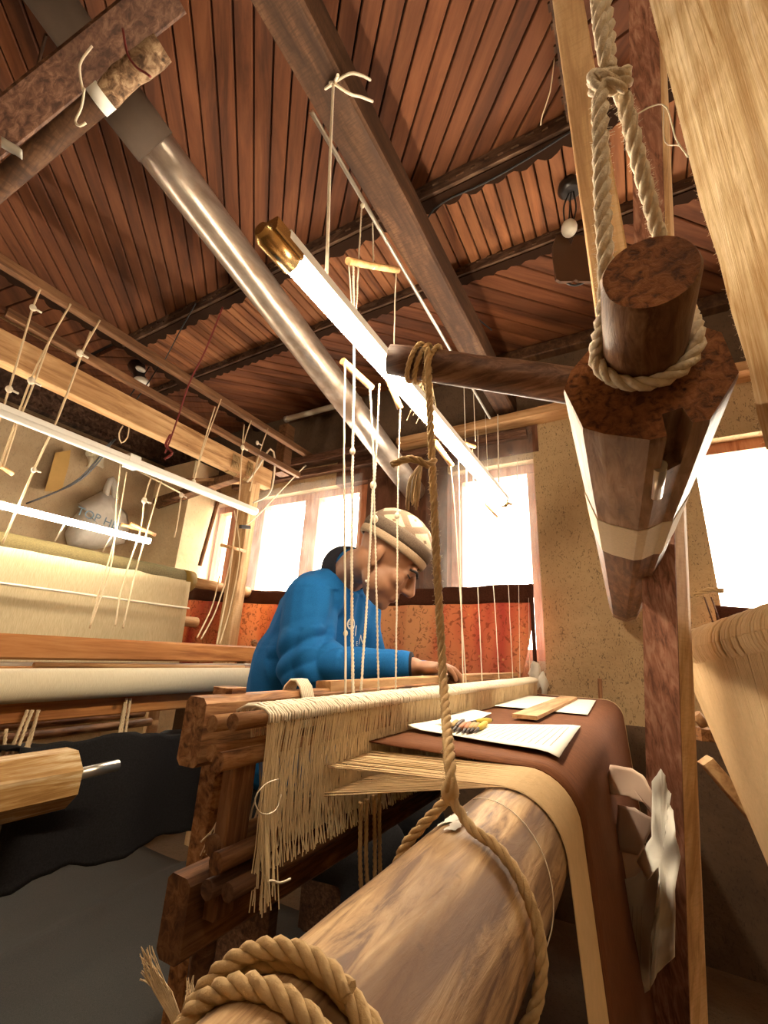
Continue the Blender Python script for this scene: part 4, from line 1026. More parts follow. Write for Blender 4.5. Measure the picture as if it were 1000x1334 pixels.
def cut_sheet(name, outline, D_, mat, tilt=.0012, wob=.012, sd=0.0, bend=None):
    cx = sum(p[0] for p in outline)/len(outline); cy = sum(p[1] for p in outline)/len(outline); vs = []; fs = []; n_o = len(outline)*4; dense = []
    for i_ in range(len(outline)):
        a, b2 = outline[i_], outline[(i_+1) % len(outline)]
        for k in range(4): dense.append((a[0] + (b2[0]-a[0])*k/4 + random.uniform(-.6, .6), a[1] + (b2[1]-a[1])*k/4 + random.uniform(-.6, .6)))
    def pt(x, y): return P(x, y, D=D_ - tilt*(x - 835) + wob*noise.noise(V(x*.035 + sd, y*.022 + sd, .5)) + (bend(x, y) if bend else 0))
    rings = [[pt(cx + (x-cx)*k, cy + (y-cy)*k) for x, y in dense] for k in (1, .8, .6, .4, .2, .04)]
    o = MB().loft(rings, False, True).build(name, mat, hp_); solidify(o, .0006); return pt
cut_sheet('card', [(803, 1108), (848, 1100), (850, 1170), (806, 1160)], .765, 'carton', .0010, .004, 19)
cut_sheet('paper_strip', [(794, 996), (822, 1000), (840, 1012), (850, 1034), (854, 1066), (838, 1046), (818, 1038), (785, 1033)], .735, 'carton', .0016, .006, 1)
cut_sheet('paper_strip', [(804, 1048), (826, 1052), (850, 1066), (846, 1086), (831, 1115), (801, 1107)], .745, 'carton_grey', .0012, .004, 3)
cut_sheet('torn_sheet', [(849, 1018), (860, 1002), (866, 1010), (868, 1026), (874, 1034), (870, 1044), (876, 1056), (880, 1090), (886, 1116), (879, 1160), (878, 1246), (856, 1268), (846, 1290), (848, 1220), (860, 1180), (858, 1130), (843, 1146), (829, 1122), (848, 1090)], .728, 'paper', .0016, .030, 5)
ps = cut_sheet('plastic_sleeve', [(795, 1152), (806, 1146), (828, 1142), (858, 1112), (872, 1112), (874, 1190), (850, 1230), (846, 1290), (800, 1322), (786, 1316), (789, 1190)], .738, 'paper_grey', .0013, .02, 11)
mb = MB()
for k in range(7):
    x0 = 800 + k*6
    q = [ps(x0 - 4*t_, 1180 + 110*t_) + (ORG - ps(x0, 1200)).normalized()*.004 for t_ in [i_/8 for i_ in range(9)]]
    mb.tube(q, .0004, 4)
mb.build('ruled_lines', 'ink', hp_)

# ================================================================== RIGHT LOOM: roll with fringe of warp
rl = thing('handloom', V(.55, 1.2, 0), 'right-hand loom with a tan striped roll and hanging warp at the right edge', 'loom')
# roll axis: far end seen at x=915, comes nearer to the right
qa, qb = P(912, 850, D=1.05), P(1090, 812, D=.62)
ax_ = (qb - qa).normalized(); rr_ = .048
rings = []
sx_ = ax_.cross(V(0, 0, 1)).normalized(); up_ = sx_.cross(ax_)
for i in range(61):
    c = qa.lerp(qb, i/60); rings.append([c + (sx_*math.cos(a) + up_*math.sin(a))*rr_*(1 + .012*math.sin(i*2.1) + .01*math.sin(i*5.3)) for a in [2*PI*j/28 for j in range(28)]])
MB().loft(rings).build('cloth_roll', 'warp_dark', rl)
mb = MB()
for i in range(100):
    c = qa.lerp(qb, (i + .5)/100 + random.uniform(-.003, .003)); q_ = rr_ + random.uniform(.0005, .004)
    mb.tube([c + (sx_*math.cos(a) + up_*math.sin(a))*q_ + ax_*(.003*math.sin(a + i)) for a in [2*PI*j/20 for j in range(21)]], random.uniform(.0026, .0036), 5, False)
stuff(mb.build('wound_warp', 'warp_tan', rl))
mb = MB()
tgt0, tgt1 = P(1010, 1150, D=.80), P(1200, 1500, D=.50)
for k in range(96):
    t_ = k/95 + random.uniform(-.002, .002); c = qa.lerp(qb, t_)
    st_ = c - up_*rr_*.98 - sx_*0
    en = tgt0.lerp(tgt1, t_)
    mb.tube([c + (sx_*-.9 - up_*.43)*rr_ if sx_.dot(ORG - c) < 0 else c + (sx_*.9 - up_*.43)*rr_, en], .0014, 4, False)
stuff(mb.build('warp_threads', 'warp_tan', rl))
mb = MB(); off = V(.010, .012, 0)
mb.add([qa - up_*rr_*.9 + off, qb - up_*rr_*.9 + off, tgt1 + off, tgt0 + off], [(0, 1, 2, 3)]); o = mb.build('warp_sheet', 'warp_dark', rl); solidify(o, .001)
MB().tube([qa - ax_*.05, qa + ax_*.02], .018, 12).build('axle', 'pale_Y', rl)
MB().bar(P(918, 990, D=1.1), P(1100, 1200, D=.95), .045, .03).build('side_rail', 'pale_Y', rl)
MB().bar(P(905, 955, D=1.12), P(990, 965, D=1.12), .045, .03).build('cross_bar', 'loom_Y', rl)
MB().bar(V(.35, 1.45, 0), V(.35, 1.45, .93), .06, .06, (1, 0, 0)).build('post', 'loom_Z', rl)
MB().tube([P(905, 930, D=1.06), P(918, 945, D=1.05)], .012, 10).build('pole_end', 'pale_Y', rl)
# curtain under the right window
def curtain(root_name, xs, z_top, z_band, z_bot, y0, label, fold=.014, right_swoop=0.0):
    t = thing(root_name, V((xs[0]+xs[1])/2, y0, z_bot), label, 'curtain')
    def top(u): return z_top[0] + (z_top[1]-z_top[0])*u - .03*math.sin(PI*u)
    def fn(u, v, za, zb):
        x = xs[0] + (xs[1]-xs[0])*u; zt = top(u); z = zt - za + (-(zb-za))*v if False else zt - (za + (zb-za)*v)
        y = y0 + fold*math.sin(x*26 + .8*math.sin(x*7)) + fold*.7*noise.noise(V(x*6, z*1.5, 2))
        if right_swoop: x -= right_swoop*max(0, (zt - z)/.4)**2*max(0, u - .7)/.3
        return V(x, y, z)
    n_u = int((xs[1]-xs[0])/.02)
    o = MB().grid(lambda u, v: fn(u, v, 0, z_band), n_u, 4).build('header_band', 'curtain_band', t); solidify(o, .003)
    o = MB().grid(lambda u, v: fn(u, v, z_band, z_top[0]-z_bot), n_u, 14).build('printed_cloth', 'curtain_print', t); solidify(o, .0015)
    return t, fn
tc_, fnc = curtain('curtain', (-2.83, -0.40), (1.335, 1.29), .085, .75, WALL_Y - .10, 'orange and crimson printed curtain with brown band below the windows', right_swoop=.07)
o = MB().bar(V(-.405, WALL_Y - .115, .84), V(-.405, WALL_Y - .115, 1.285), .03, .012, (1, 0, 0)).build('side_band', 'curtain_band', tc_)
tcr, _f = curtain('curtain', (.27, 1.45), (1.19, 1.13), .085, .75, WALL_Y - .08, 'orange curtain under the right window behind the striped roll')
o = MB().rope([P(905, 776, Y=2.1), P(918, 770, Y=2.1), P(928, 768, Y=2.1), P(942, 770, Y=2.1)], .010).build('curtain_tie', 'jute', tcr)
for dx, lb_ in ((0, 'dark cord hanging from the curtain tie, left of two'), (9, 'thin brown cord hanging from the curtain tie, right of two')):
    o = MB().tube([P(917 + dx, 778, Y=2.08), P(931 + dx, 818, Y=2.07)], .003, 5).build('tie_cord', 'dark_Y', tcr)
# crumpled clear bag beside the far end of the heddles
mb = MB(); cb = P(697, 880, Y=2.02)
for i, (dx, dz, s_) in enumerate(((0, 0, 1), (.03, -.03, .8), (-.02, -.05, .7))):
    mb.blob(cb + V(dx, 0, dz), (.022*s_, .02*s_, .06*s_), None, 12, 9)
for p in mb.v: p += V(1, 1, .6)*(.014*noise.noise(p*45))
o = mb.build('clear_bag', 'bag'); tag(o, 'crumpled clear plastic bag at the curtain end by the mud pier', 'bag')
# stick and straw bundle behind the far end of the cloth
o = MB().bar(P(783, 935, Y=2.06), P(781, 884, Y=2.06), .022, .015, (1, 0, 0)).build('upright_stick', 'loom_Z'); tag(o, 'short upright stick against the mud pier behind the roller', 'stick')

# ================================================================== LEFT LOOM
ll = thing('handloom', V(-1.8, .9, 0), 'left-hand loom with olive roller, cream warp and a wide pale top beam', 'loom')
MB().bar((-2.0, -.5, 1.985), (-2.0, 1.93, 1.985), .06, .125, ch=.004).build('top_beam', 'pale_Y', ll)
MB().bar((-2.03, 1.82, 0), (-2.03, 1.82, 2.10), .07, .10, (1, 0, 0), ch=.004).build('post', 'pale_Z', ll)
MB().bar((-1.98, 2.02, 2.06), (-1.98, 2.02, 2.42), .08, .08, (1, 0, 0), ch=.004).build('post', 'rail_Y', ll)
MB().bar((-2.02, 1.70, 1.93), (-3.2, 1.95, 2.0), .05, .05).build('brace', 'rail_Y', ll)
MB().bar((-1.97, 1.78, 1.92), (-2.75, 1.72, 2.02), .06, .02).build('bracket', 'pale_X', ll)
for yy in (1.60, 1.72):
    mb = MB()
    for k in range(6 if yy < 1.7 else 4):
        y = yy + .012*k; mb.tube([V(-2.0 + .036*math.cos(a)*(1.0 if abs(math.cos(a)) < .75 else 1), y, 1.985 + .071*math.sin(a)) for a in [2*PI*i/16 for i in range(17)]], .005, 6)
    mb.build('lashing', 'jute', ll)
# roller, its wound warp and the warp running down to the breast beam
oz, ox = 1.285, -2.2
MB().tube([(ox, -.4, oz), (ox, .5, oz), (ox, 1.57, oz)], .058, 28).build('back_roller', 'roller_olive', ll)
MB().tube([(ox, 1.57, oz), (ox, 1.64, oz)], .059, 28).build('olive_band', plain('olive_band', (0.22, 0.13, 0.015), .8), ll)
MB().tube([(ox, 1.64, oz + .0), (ox, 1.85, oz), (ox, 2.06, oz)], [.030, .028, .024], 14).build('axle', 'pale_Y', ll)
MB().tube([(ox, 2.0, oz), (ox, 2.08, oz)], .034, 12).build('axle_end', 'pale_Y', ll)
def ws(u, v):
    y = -.4 + (1.60 + .4)*u; return V(ox + .056 + .03*v + .002*noise.noise(V(y*9, v*2, 0)), y, oz - (oz - .80)*v)
o = MB().grid(ws, 60, 10).build('warp_sheet', 'warp_cream', ll); solidify(o, .0015)
MB().tube([(-2.115, -.4, 1.14), (-2.115, 1.60, 1.13)], .005, 8).build('lease_rod', 'cord_white', ll)
MB().tube([(-2.19, -.4, 1.075), (-2.19, 1.72, 1.065)], .028, 12).build('lease_pole', 'pale_Y', ll)
# breast beam and the rails under it
MB().bar((-1.5, -.4, .919), (-1.5, 1.52, .917), .05, .066, ch=.006, jit=.05).build('breast_beam', 'orange_Y', ll)
MB().bar((-1.46, -.4, .876), (-1.46, 1.46, .874), .03, .010).build('metal_strip', 'aluminium', ll)
MB().bar((-1.45, -.4, .862), (-1.45, 1.44, .860), .045, .018).build('rail', 'orange_Y', ll)
MB().tube([(-1.40, .62, .876), (-1.40, 1.36, .869)], .007, 8).build('rod', 'pale_Y', ll)
MB().tube([(-1.41, .2, .862), (-1.41, 1.40, .858)], .005, 8).build('rod', 'loom_Y', ll)
MB().blob((-1.5, 1.50, .965), (.014, .014, .016)).build('knob', 'loom_Y', ll)
MB().bar((-1.5, 1.46, .30), (-1.5, 1.46, .89), .05, .05, (1, 0, 0)).build('post', 'loom_Z', ll)
MB().tube([(-1.355, -.4, .828), (-1.355, .5, .829), (-1.355, 1.375, .830)], [.041, .041, .040], 28).build('cloth_roll', 'cloth_cream', ll)
MB().bar((-1.40, -.4, .765), (-1.40, 1.5, .765), .05, .055, ch=.004).build('lower_beam', 'orange_Y', ll)
MB().tube([(-1.6, -.2, .698), (-1.6, 1.10, .700)], .013, 10).build('treadle_bar', 'loom_Y', ll)
MB().tube([(-1.58, -.2, .668), (-1.58, 1.12, .672)], .013, 10).build('treadle_bar', 'loom_Y', ll)
MB().bar(P(190, 985, X=-1.75), P(203, 905, X=-1.75), .05, .02, (1, 0, 0)).build('slat', 'pale_Z', ll)
for (x0, y0, x1, y1) in ((42, 925, 14, 1000), (36, 925, 6, 998), (50, 925, 30, 1000), (46, 940, 26, 995), (165, 910, 155, 972), (170, 910, 160, 975), (163, 915, 152, 970), (8, 950, 2, 1000)):
    MB().rope([P(x0, y0, X=-1.36), P((x0+x1)/2, (y0+y1)/2, X=-1.35), P(x1, y1, X=-1.34)], .0045, step=.008).build('treadle_cord', 'cord', ll)
# front octagonal cloth beam at the left edge
oc = []
for y in (-.2, .60): oc.append([V(-1.09 + .062*math.cos(PI/8 + k*PI/4), y, .668 + .058*math.sin(PI/8 + k*PI/4)) for k in range(8)])
MB().loft(oc, True, True, False).build('front_beam', 'painted', ll)
MB().tube([(-1.09, .60, .668), (-1.09, .71, .672)], .012, 10).build('front_axle', 'aluminium', ll)

# black cloth draped over the front beam end and the bench
def bc(u, v):
    y = .55 + .80*u
    x = -1.40 + .20*min(1, v/.4) + .03*max(0, v - .4)
    z = .715 - .03*u - .03*max(0, .4 - v)/.4 - .26*max(0, v - .4)/.6 + (.024*noise.noise(V(u*5, v*3, 1)) + .014*noise.noise(V(u*13, v*6, 4)))
    x += .02*math.sin(u*23 + 2*noise.noise(V(u*6, 0, 3)))*max(0, v - .3)
    return V(x, y, z)
o = MB().grid(bc, 40, 40).build('black_cloth', 'black_cloth'); solidify(o, .003); tag(o, 'black cloth draped in folds beside the worn front beam of the left loom', 'cloth')
# grey sheet over the floor platform
def gs(u, v):
    x = -2.7 + (1.62)*u; y = -.6 + 2.2*v
    return V(x, y, .03 + .018*noise.noise(V(x*2.2, y*1.1, 3)) + .02*math.exp(-((x + 1.75 - .05*math.sin(y*3))/.035)**2) - .02*max(0, (u - .97)/.03))
o = MB().grid(gs, 70, 40).build('grey_sheet', 'grey_sheet'); solidify(o, .004); tag(o, 'dark grey sheet spread over the floor below the looms', 'sheet')
# bench the weaver sits on
bn = thing('bench', V(-1.03, 1.2, 0), 'dark plank bench under the weaver in the blue sweatshirt', 'bench')
MB().bar((-1.03, 1.06, .40), (-1.03, 1.62, .40), .28, .035).build('seat', 'dark_Y', bn)
for y in (1.12, 1.54): MB().bar((-1.03, y, .03), (-1.03, y, .385), .22, .04, (0, 1, 0)).build('leg', 'dark_Y', bn)

# lamps of the left loom
t = thing('tube_lamp', V(-1.9, 1.0, 1.70), 'unlit white tube batten slung across the left loom', 'lamp')
a_, b_ = V(-1.9, -.5, 1.712), V(-1.9, 1.76, 1.712)
MB().bar(a_, b_, .045, .032).build('batten', 'white_plastic', t); MB().tube([a_ + V(.02, 0, -.02), b_ + V(.02, -.02, -.02)], .014, 12).build('tube', 'white_plastic', t)
MB().bar(V(-1.9, .98, 1.712), V(-1.9, 1.03, 1.712), .05, .06).build('starter_box', 'white_plastic', t)
MB().tube([b_ - V(0, .03, 0), b_ + V(0, .012, 0)], .022, 12).build('end_cap', 'white_plastic', t)
t = thing('tube_lamp', V(-2.05, .8, 1.40), 'lit bare tube above the olive roller in front of the carrier bag', 'lamp')
MB().tube([(-2.05, -.4, 1.402), (-2.05, 1.257, 1.418)], .014, 14).build('tube', 'tube_glow_far', t)
MB().bar((-2.075, -.4, 1.415), (-2.075, .67, 1.421), .025, .025).build('batten', 'tan_rod', t)
for y in (.62, .88, 1.08): MB().tube([(-2.05, y, 1.41), (-2.12, y + .01, 1.335)], .003, 6).build('tie', 'cord_white', t)

# cords of the left loom
G = 'cream cords of the left loom'; GL = 'thin cream cord hanging from the rails above the left loom'
def lcord(pts, r=.0035, mat='cord', label=GL, group=G, knots=(), name='hanging_cord'):
    q = smooth_path([P(x, y, X=X_) for x, y, X_ in pts], .05)
    t = MB().tube(q, r, 6).build('harness_cord', mat, ll)
    for x, y, X_, k in knots:
        c = P(x, y, X=X_); MB().blob(c, (k*.6, k, k*1.2), None, 8, 6).tube([c, c + V(.01, k*2.2, -k*.5)], k*.35, 5).build('knot', 'cord_white', t)
lcord([(56, 370, -1.86), (43, 400, -1.87), (20, 480, -1.9), (0, 545, -1.92), (-20, 610, -1.95)], knots=((43, 401, -1.87, .012), (12, 507, -1.9, .012)))
lcord([(92, 396, -1.85), (64, 445, -1.9), (40, 495, -1.94), (8, 585, -1.95), (-12, 640, -1.96)], knots=((41, 496, -1.93, .014),))
lcord([(66, 440, -1.9), (44, 500, -1.93), (20, 560, -1.95), (4, 610, -1.95)])
lcord([(130, 417, -1.85), (108, 456, -1.88), (104, 468, -1.9), (75, 545, -1.9), (45, 610, -2.0), (3, 708, -2.1)], .004, knots=((104, 460, -1.88, .014), (44, 612, -2.0, .010)))
lcord([(118, 432, -1.86), (108, 458, -1.88)])
lcord([(288, 520, -1.84), (268, 575, -1.88), (253, 625, -1.9)], knots=((252, 628, -1.89, .014),))
lcord([(280, 530, -1.85), (266, 575, -1.88), (251, 630, -1.9)])
lcord([(327, 548, -1.84), (316, 583, -1.88), (312, 640, -1.9), (305, 700, -1.95), (296, 770, -1.9), (282, 840, -1.5)], .004, knots=((316, 583, -1.87, .014),))
lcord([(318, 553, -1.85), (315, 583, -1.88)])
lcord([(349, 558, -1.84), (338, 590, -1.87), (325, 640, -1.95)], knots=((335, 577, -1.87, .012),))
lcord([(305, 665, -1.9), (312, 720, -1.85), (300, 790, -1.7), (286, 838, -1.5)])
lcord([(310, 662, -1.9), (300, 730, -1.85), (283, 790, -1.7), (262, 832, -1.5)])
lcord([(286, 750, -2.1), (276, 790, -1.9), (257, 830, -1.55)])
lcord([(197, 622, -1.95), (188, 650, -2.0), (183, 690, -2.1), (160, 760, -1.9), (150, 815, -1.6)], knots=((188, 652, -2.0, .014),))
lcord([(210, 625, -1.95), (195, 680, -2.05), (178, 740, -2.0), (160, 818, -1.6)])
lcord([(157, 605, -2.0), (152, 650, -2.1), (146, 730, -2.0), (118, 815, -1.6)], .003)
lcord([(165, 615, -2.0), (150, 700, -2.05), (128, 775, -1.8), (117, 818, -1.6)], .003)
lcord([(236, 645, -2.2), (232, 675, -2.2), (227, 700, -2.2)], .005, knots=((236, 645, -2.2, .014),), label='short thick cord with a loop hanging near the pale pier', group=None)
lcord([(160, 555, -1.96), (155, 565, -1.96), (158, 577, -1.96), (166, 570, -1.96), (168, 556, -1.96)], .003, label='small loop of white string under the wide pale beam', group=None)
o = MB().tube(smooth_path([P(290, 400, Z=2.55), P(268, 455, Z=2.35), P(247, 498, Z=2.2), P(233, 540, X=-1.9), P(222, 572, X=-1.9), P(215, 590, X=-1.9)], .04), .004, 6).build('red_cord', 'red_cord'); tag(o, 'dark red cord hanging from the joist down to the white tube batten', 'cord')
o = MB().rope([P(222, 566, X=-1.88), P(216, 580, X=-1.88), P(224, 590, X=-1.87), P(214, 598, X=-1.88)], .006).build('cord_knot', 'red_cord'); tag(o, 'red and white knotted cord end above the white tube batten', 'cord')
for y0, lb_ in ((0, 'upper of two black wires looping under the white tube batten'), (5, 'lower of two black wires looping under the white tube batten')):
    o = MB().tube(smooth_path([P(150, 572, X=-1.9), P(138, 582 + y0, X=-1.95), P(130, 595 + y0, X=-2.0), P(105, 622 + y0*.6, X=-2.1), P(75, 640, X=-2.2), P(34, 656, X=-2.28)], .04), .004, 6).build('electric_wire', 'black_wire'); tag(o, lb_, 'wire')
o = MB().tube(smooth_path([P(322, 628, X=-1.96), P(335, 610, X=-1.94), P(352, 585, X=-1.92), P(358, 600, X=-1.92), P(352, 640, X=-1.92), P(330, 655, X=-1.93)], .03), .006, 7).build('hose_loop', 'cord_white'); tag(o, 'pale looped hose tied at the end of the wide pale beam', 'hose')
o = MB().tube(smooth_path([P(318, 686, X=-1.93), P(335, 672, X=-1.93), P(365, 640, X=-2.0), P(398, 606, Y=2.10)], .03), .004, 6).build('plastic_string', 'cord_white'); tag(o, 'white plastic string running from the clip up to the window top', 'string')
o = MB().bar(P(313, 686, X=-1.93), P(325, 687, X=-1.93), .02, .02).build('black_clip', 'bakelite'); tag(o, 'small black clip on the post of the left loom', 'clip')
for (s0, s1, X_, lb_) in (((-5, 603), (17, 618), -2.1, 'brown lever stick cut by the left edge of the picture'), ((158, 683), (196, 694), -2.15, 'orange lever stick in front of the carrier bag, upper of the pair'), ((170, 682), (202, 697), -2.1, 'orange lever stick in front of the carrier bag, lower of the pair'), ((288, 710), (319, 718), -1.9, 'short tan lever stick crossing the cords by the left loom post')):
    o = MB().tube([P(*s0, X=X_), P(*s1, X=X_)], .009, 10).build('lever_stick', 'tan_rod'); tag(o, lb_, 'stick')
o = MB().tube([P(155, 600, X=-2.6), P(240, 645, X=-2.5)], .005, 6).build('string_line', 'cord'); tag(o, 'string line stretched across the left wall to the pale pier', 'string')
o = MB().bar(P(205, 660, Y=1.92), P(330, 618, Y=1.98), .03, .03).build('thin_batten', 'rail_Y'); tag(o, 'thin wooden batten sloping up over the pale pier', 'batten')
o = MB().tube([P(287, 640, Y=2.05), P(260, 737, Y=2.05)], .014, 10).build('upright_pole', 'loom_Z'); tag(o, 'thin brown upright pole between pale pier and window', 'pole')

# things on the left wall
wy = WALL_L + .03
bag = thing('carrier_bag', P(135, 700, X=wy), 'white plastic carrier bag with blue print hanging on the left wall', 'bag')
out = [(132, 640), (121, 646), (101, 656), (108, 660), (94, 675), (84, 695), (88, 712), (125, 716), (162, 708), (168, 690), (166, 670), (152, 654), (148, 646)]
cx, cy = 130, 686
def bagpt(i, k, bulge):
    x, y = out[i % len(out)]; p = P(cx + (x-cx)*k, cy + (y-cy)*k, X=wy + bulge); return p
mb = MB(); rings = []
N_ = len(out)
for k, bu in ((1.0, .0), (.98, .05), (.85, .11), (.6, .15), (.3, .165), (.05, .17)):
    ring = []
    for i in range(N_*3):
        a_ = i/3; i0 = int(a_); f_ = a_ - i0; p = bagpt(i0, k, bu).lerp(bagpt(i0+1, k, bu), f_)
        p = p + V(.02*noise.noise(p*9), 0, .008*noise.noise(p*14 + V(3, 1, 2))) if bu else p
        ring.append(p)
    rings.append(ring)
mb.loft(rings, True, True); bb = mb.build('body', 'bag', bag)
mb = MB(); mb.tube(smooth_path([P(137, 648, X=wy + .05), P(140, 634, X=wy + .04), P(146, 624, X=wy + .03), P(149, 634, X=wy + .04), P(150, 650, X=wy + .06)], .02), .022, 8); mb.build('handles', 'bag', bag)
def text_mesh(s_, size):
    cu = bpy.data.curves.new('lettering', 'FONT'); cu.body = s_; cu.size = size; cu.extrude = 0.0; cu.align_x = 'CENTER'; cu.align_y = 'CENTER'; cu.resolution_u = 3
    ob_ = bpy.data.objects.new('lettering', cu); COL.objects.link(ob_); dg = bpy.context.evaluated_depsgraph_get()
    me = bpy.data.meshes.new_from_object(ob_.evaluated_get(dg)); bpy.data.objects.remove(ob_); bpy.data.curves.remove(cu)
    bm = bmesh.new(); bm.from_mesh(me); bmesh.ops.triangulate(bm, faces=bm.faces[:]); bmesh.ops.subdivide_edges(bm, edges=bm.edges[:], cuts=1, use_grid_fill=True); bm.to_mesh(me); bm.free(); return me
def wrap_text(s_, size, c, ux, uy, nrm, bvh, mat, parent, lift=.002, name='lettering', start=.3):
    me = text_mesh(s_, size); vs = []
    for v_ in me.vertices:
        p = c + ux*v_.co.x + uy*v_.co.y; hit = bvh.ray_cast(p + nrm*start, -nrm) if bvh else (None,)
        vs.append((hit[0] if hit[0] else p) + nrm*lift)
    mb = MB(); mb.add(vs, [tuple(f.vertices) for f in me.polygons]); bpy.data.meshes.remove(me)
    return mb.build(name, mat, parent)
def bvh_of(o):
    w_ = wloc(o); return BVHTree.FromPolygons([v_.co + w_ for v_ in o.data.vertices], [tuple(f.vertices) for f in o.data.polygons])
wrap_text('TOP HEL', .080, P(131, 677, X=wy + .19), V(0, .98, -.12).normalized(), V(0, .12, .98).normalized(), V(1, 0, 0), None, 'print_blue', bb, lift=0)
o = MB().loft([[P(x, y, X=wy + k) for x, y in ((72, 590), (92, 586), (90, 604), (80, 640), (58, 640), (66, 612))] for k in (.01, .04)], True, True, False).build('wood_offcut', 'yellow_husk'); tag(o, 'yellow split wood offcut hanging on the left wall', 'wood')
def scr(u, v): 
    x = 112 + 24*u + 5*noise.noise(V(u*2, v*2, 0)); y = 582 + 26*v + 10*u*v*0 + 8*noise.noise(V(u*3, v*3, 4)); return P(x, y, X=wy + .02 + .03*noise.noise(V(u*4, v*4, 9)) + .02)
o = MB().grid(scr, 12, 12).build('cloth_scrap', 'cloth_cream'); solidify(o, .003); tag(o, 'pale cloth scrap pinned on the left wall beside the yellow offcut', 'cloth')

# ================================================================== THE WEAVER
def remesh(mb, voxel, smooth_it=3, fac=.5):
    me = bpy.data.meshes.new('tmp'); me.from_pydata([tuple(p) for p in mb.v], [], mb.f); me.update()
    o = bpy.data.objects.new('tmp', me); COL.objects.link(o)
    r = o.modifiers.new('r', 'REMESH'); r.mode = 'VOXEL'; r.voxel_size = voxel
    s_ = o.modifiers.new('s', 'SMOOTH'); s_.factor = fac; s_.iterations = smooth_it
    dg = bpy.context.evaluated_depsgraph_get(); out_me = bpy.data.meshes.new_from_object(o.evaluated_get(dg))
    bpy.data.objects.remove(o); bpy.data.meshes.remove(me); return out_me
def mesh_obj(name, me, mat, parent=None, org=None, disp=None):
    o0 = wloc(parent) if parent else Vector(org)
    if disp:
        nr = [v_.normal.copy() for v_ in me.vertices]
        for v_, n_ in zip(me.vertices, nr): v_.co += n_*disp(v_.co, n_)
    for v_ in me.vertices: v_.co -= o0
    me.polygons.foreach_set('use_smooth', [True]*len(me.polygons)); me.materials.clear(); me.materials.append(M[mat]); me.update(); me.name = name
    o = bpy.data.objects.new(name, me); COL.objects.link(o)
    if parent: o.parent = parent
    else: o.location = o0
    return o
# joints (room coordinates)
hip = V(-1.00, 1.20, .50); waist = V(-.965, 1.20, .68); chest = V(-.92, 1.20, .91); upch = V(-.875, 1.185, 1.09); nb = V(-.80, 1.17, 1.20)
sh_r = V(-.83, 1.03, 1.085); sh_l = V(-.86, 1.34, 1.09)
el_r = V(-.792, .985, .900); el_l = V(-.80, 1.32, .885)
wr_r = V(-.525, 1.06, .918); wr_l = V(-.53, 1.20, .895)
hc_ = P(503, 727, D=1.30)
yaw = V(.90, .43, 0).normalized(); pit = math.radians(36)
hf = (yaw*math.cos(pit) - V(0, 0, 1)*math.sin(pit)).normalized(); hu = (yaw*math.sin(pit) + V(0, 0, 1)*math.cos(pit)).normalized(); hr_ = hf.cross(hu).normalized()
HS = 1.05
def H(f, r, u_): return hc_ + (hf*f + hr_*r + hu*u_)*HS
AX = (hf, hr_, hu)
mb = MB()
# torso, neck, limbs
mb.capsule(hip, waist, .135, .125); mb.capsule(waist, chest, .125, .13); mb.capsule(chest, upch, .13, .11)
for s_ in (sh_r, sh_l): mb.capsule(upch + V(0, 0, .0), s_, .085, .06)
mb.capsule(nb - (nb - upch)*.4, nb.lerp(H(-.04, 0, -.05), .55), .062, .056); mb.capsule(nb, H(-.03, 0, -.04), .057, .055)
for s_, e_, w_ in ((sh_r, el_r, wr_r), (sh_l, el_l, wr_l)): mb.capsule(s_, e_, .054, .044); mb.capsule(e_, w_, .043, .027)
for s_ in (-1, 1):
    hp2 = hip + V(.02, .09*s_, -.0); kn_ = V(-.60, 1.20 + .12*s_, .50); an_ = V(-.62, 1.20 + .12*s_, .12)
    mb.capsule(hp2, kn_, .082, .058); mb.capsule(kn_, an_, .056, .038); mb.capsule(an_ + V(-.02, 0, -.05), an_ + V(.14, 0, -.065), .036, .028)
# head
mb.blob(H(-.005, 0, .035), (.098, .076, .092), AX, 24, 16); mb.blob(H(.035, 0, -.045), (.062, .058, .080), AX, 20, 14)
mb.blob(H(.055, 0, -.098), (.034, .034, .026), AX); mb.blob(H(.072, 0, -.108), (.017, .02, .016), AX)
mb.capsule(H(.084, -.034, .012), H(.084, .034, .012), .014, .014)
mb.capsule(H(.092, 0, .004), H(.115, 0, -.036), .0095, .0125); mb.blob(H(.113, 0, -.041), (.012, .013, .010), AX)
for s_ in (-1, 1):
    mb.blob(H(.098, .0115*s_, -.044), (.011, .008, .008), AX); mb.blob(H(.058, .036*s_, -.032), (.028, .024, .028), AX)
    mb.blob(H(.078, .032*s_, -.006), (.014, .014, .0095), AX)
    mb.blob(H(.022, .040*s_, -.066), (.048, .020, .036), AX)
    mb.blob(H(-.014, .072*s_, -.016), (.018, .008, .029), AX); mb.blob(H(-.018, .078*s_, -.012), (.013, .005, .022), AX); mb.blob(H(-.006, .073*s_, -.042), (.009, .006, .010), AX)
mb.capsule(H(.090, -.018, -.068), H(.090, .018, -.068), .0075, .0075); mb.capsule(H(.087, -.016, -.081), H(.087, .016, -.081), .008, .008)
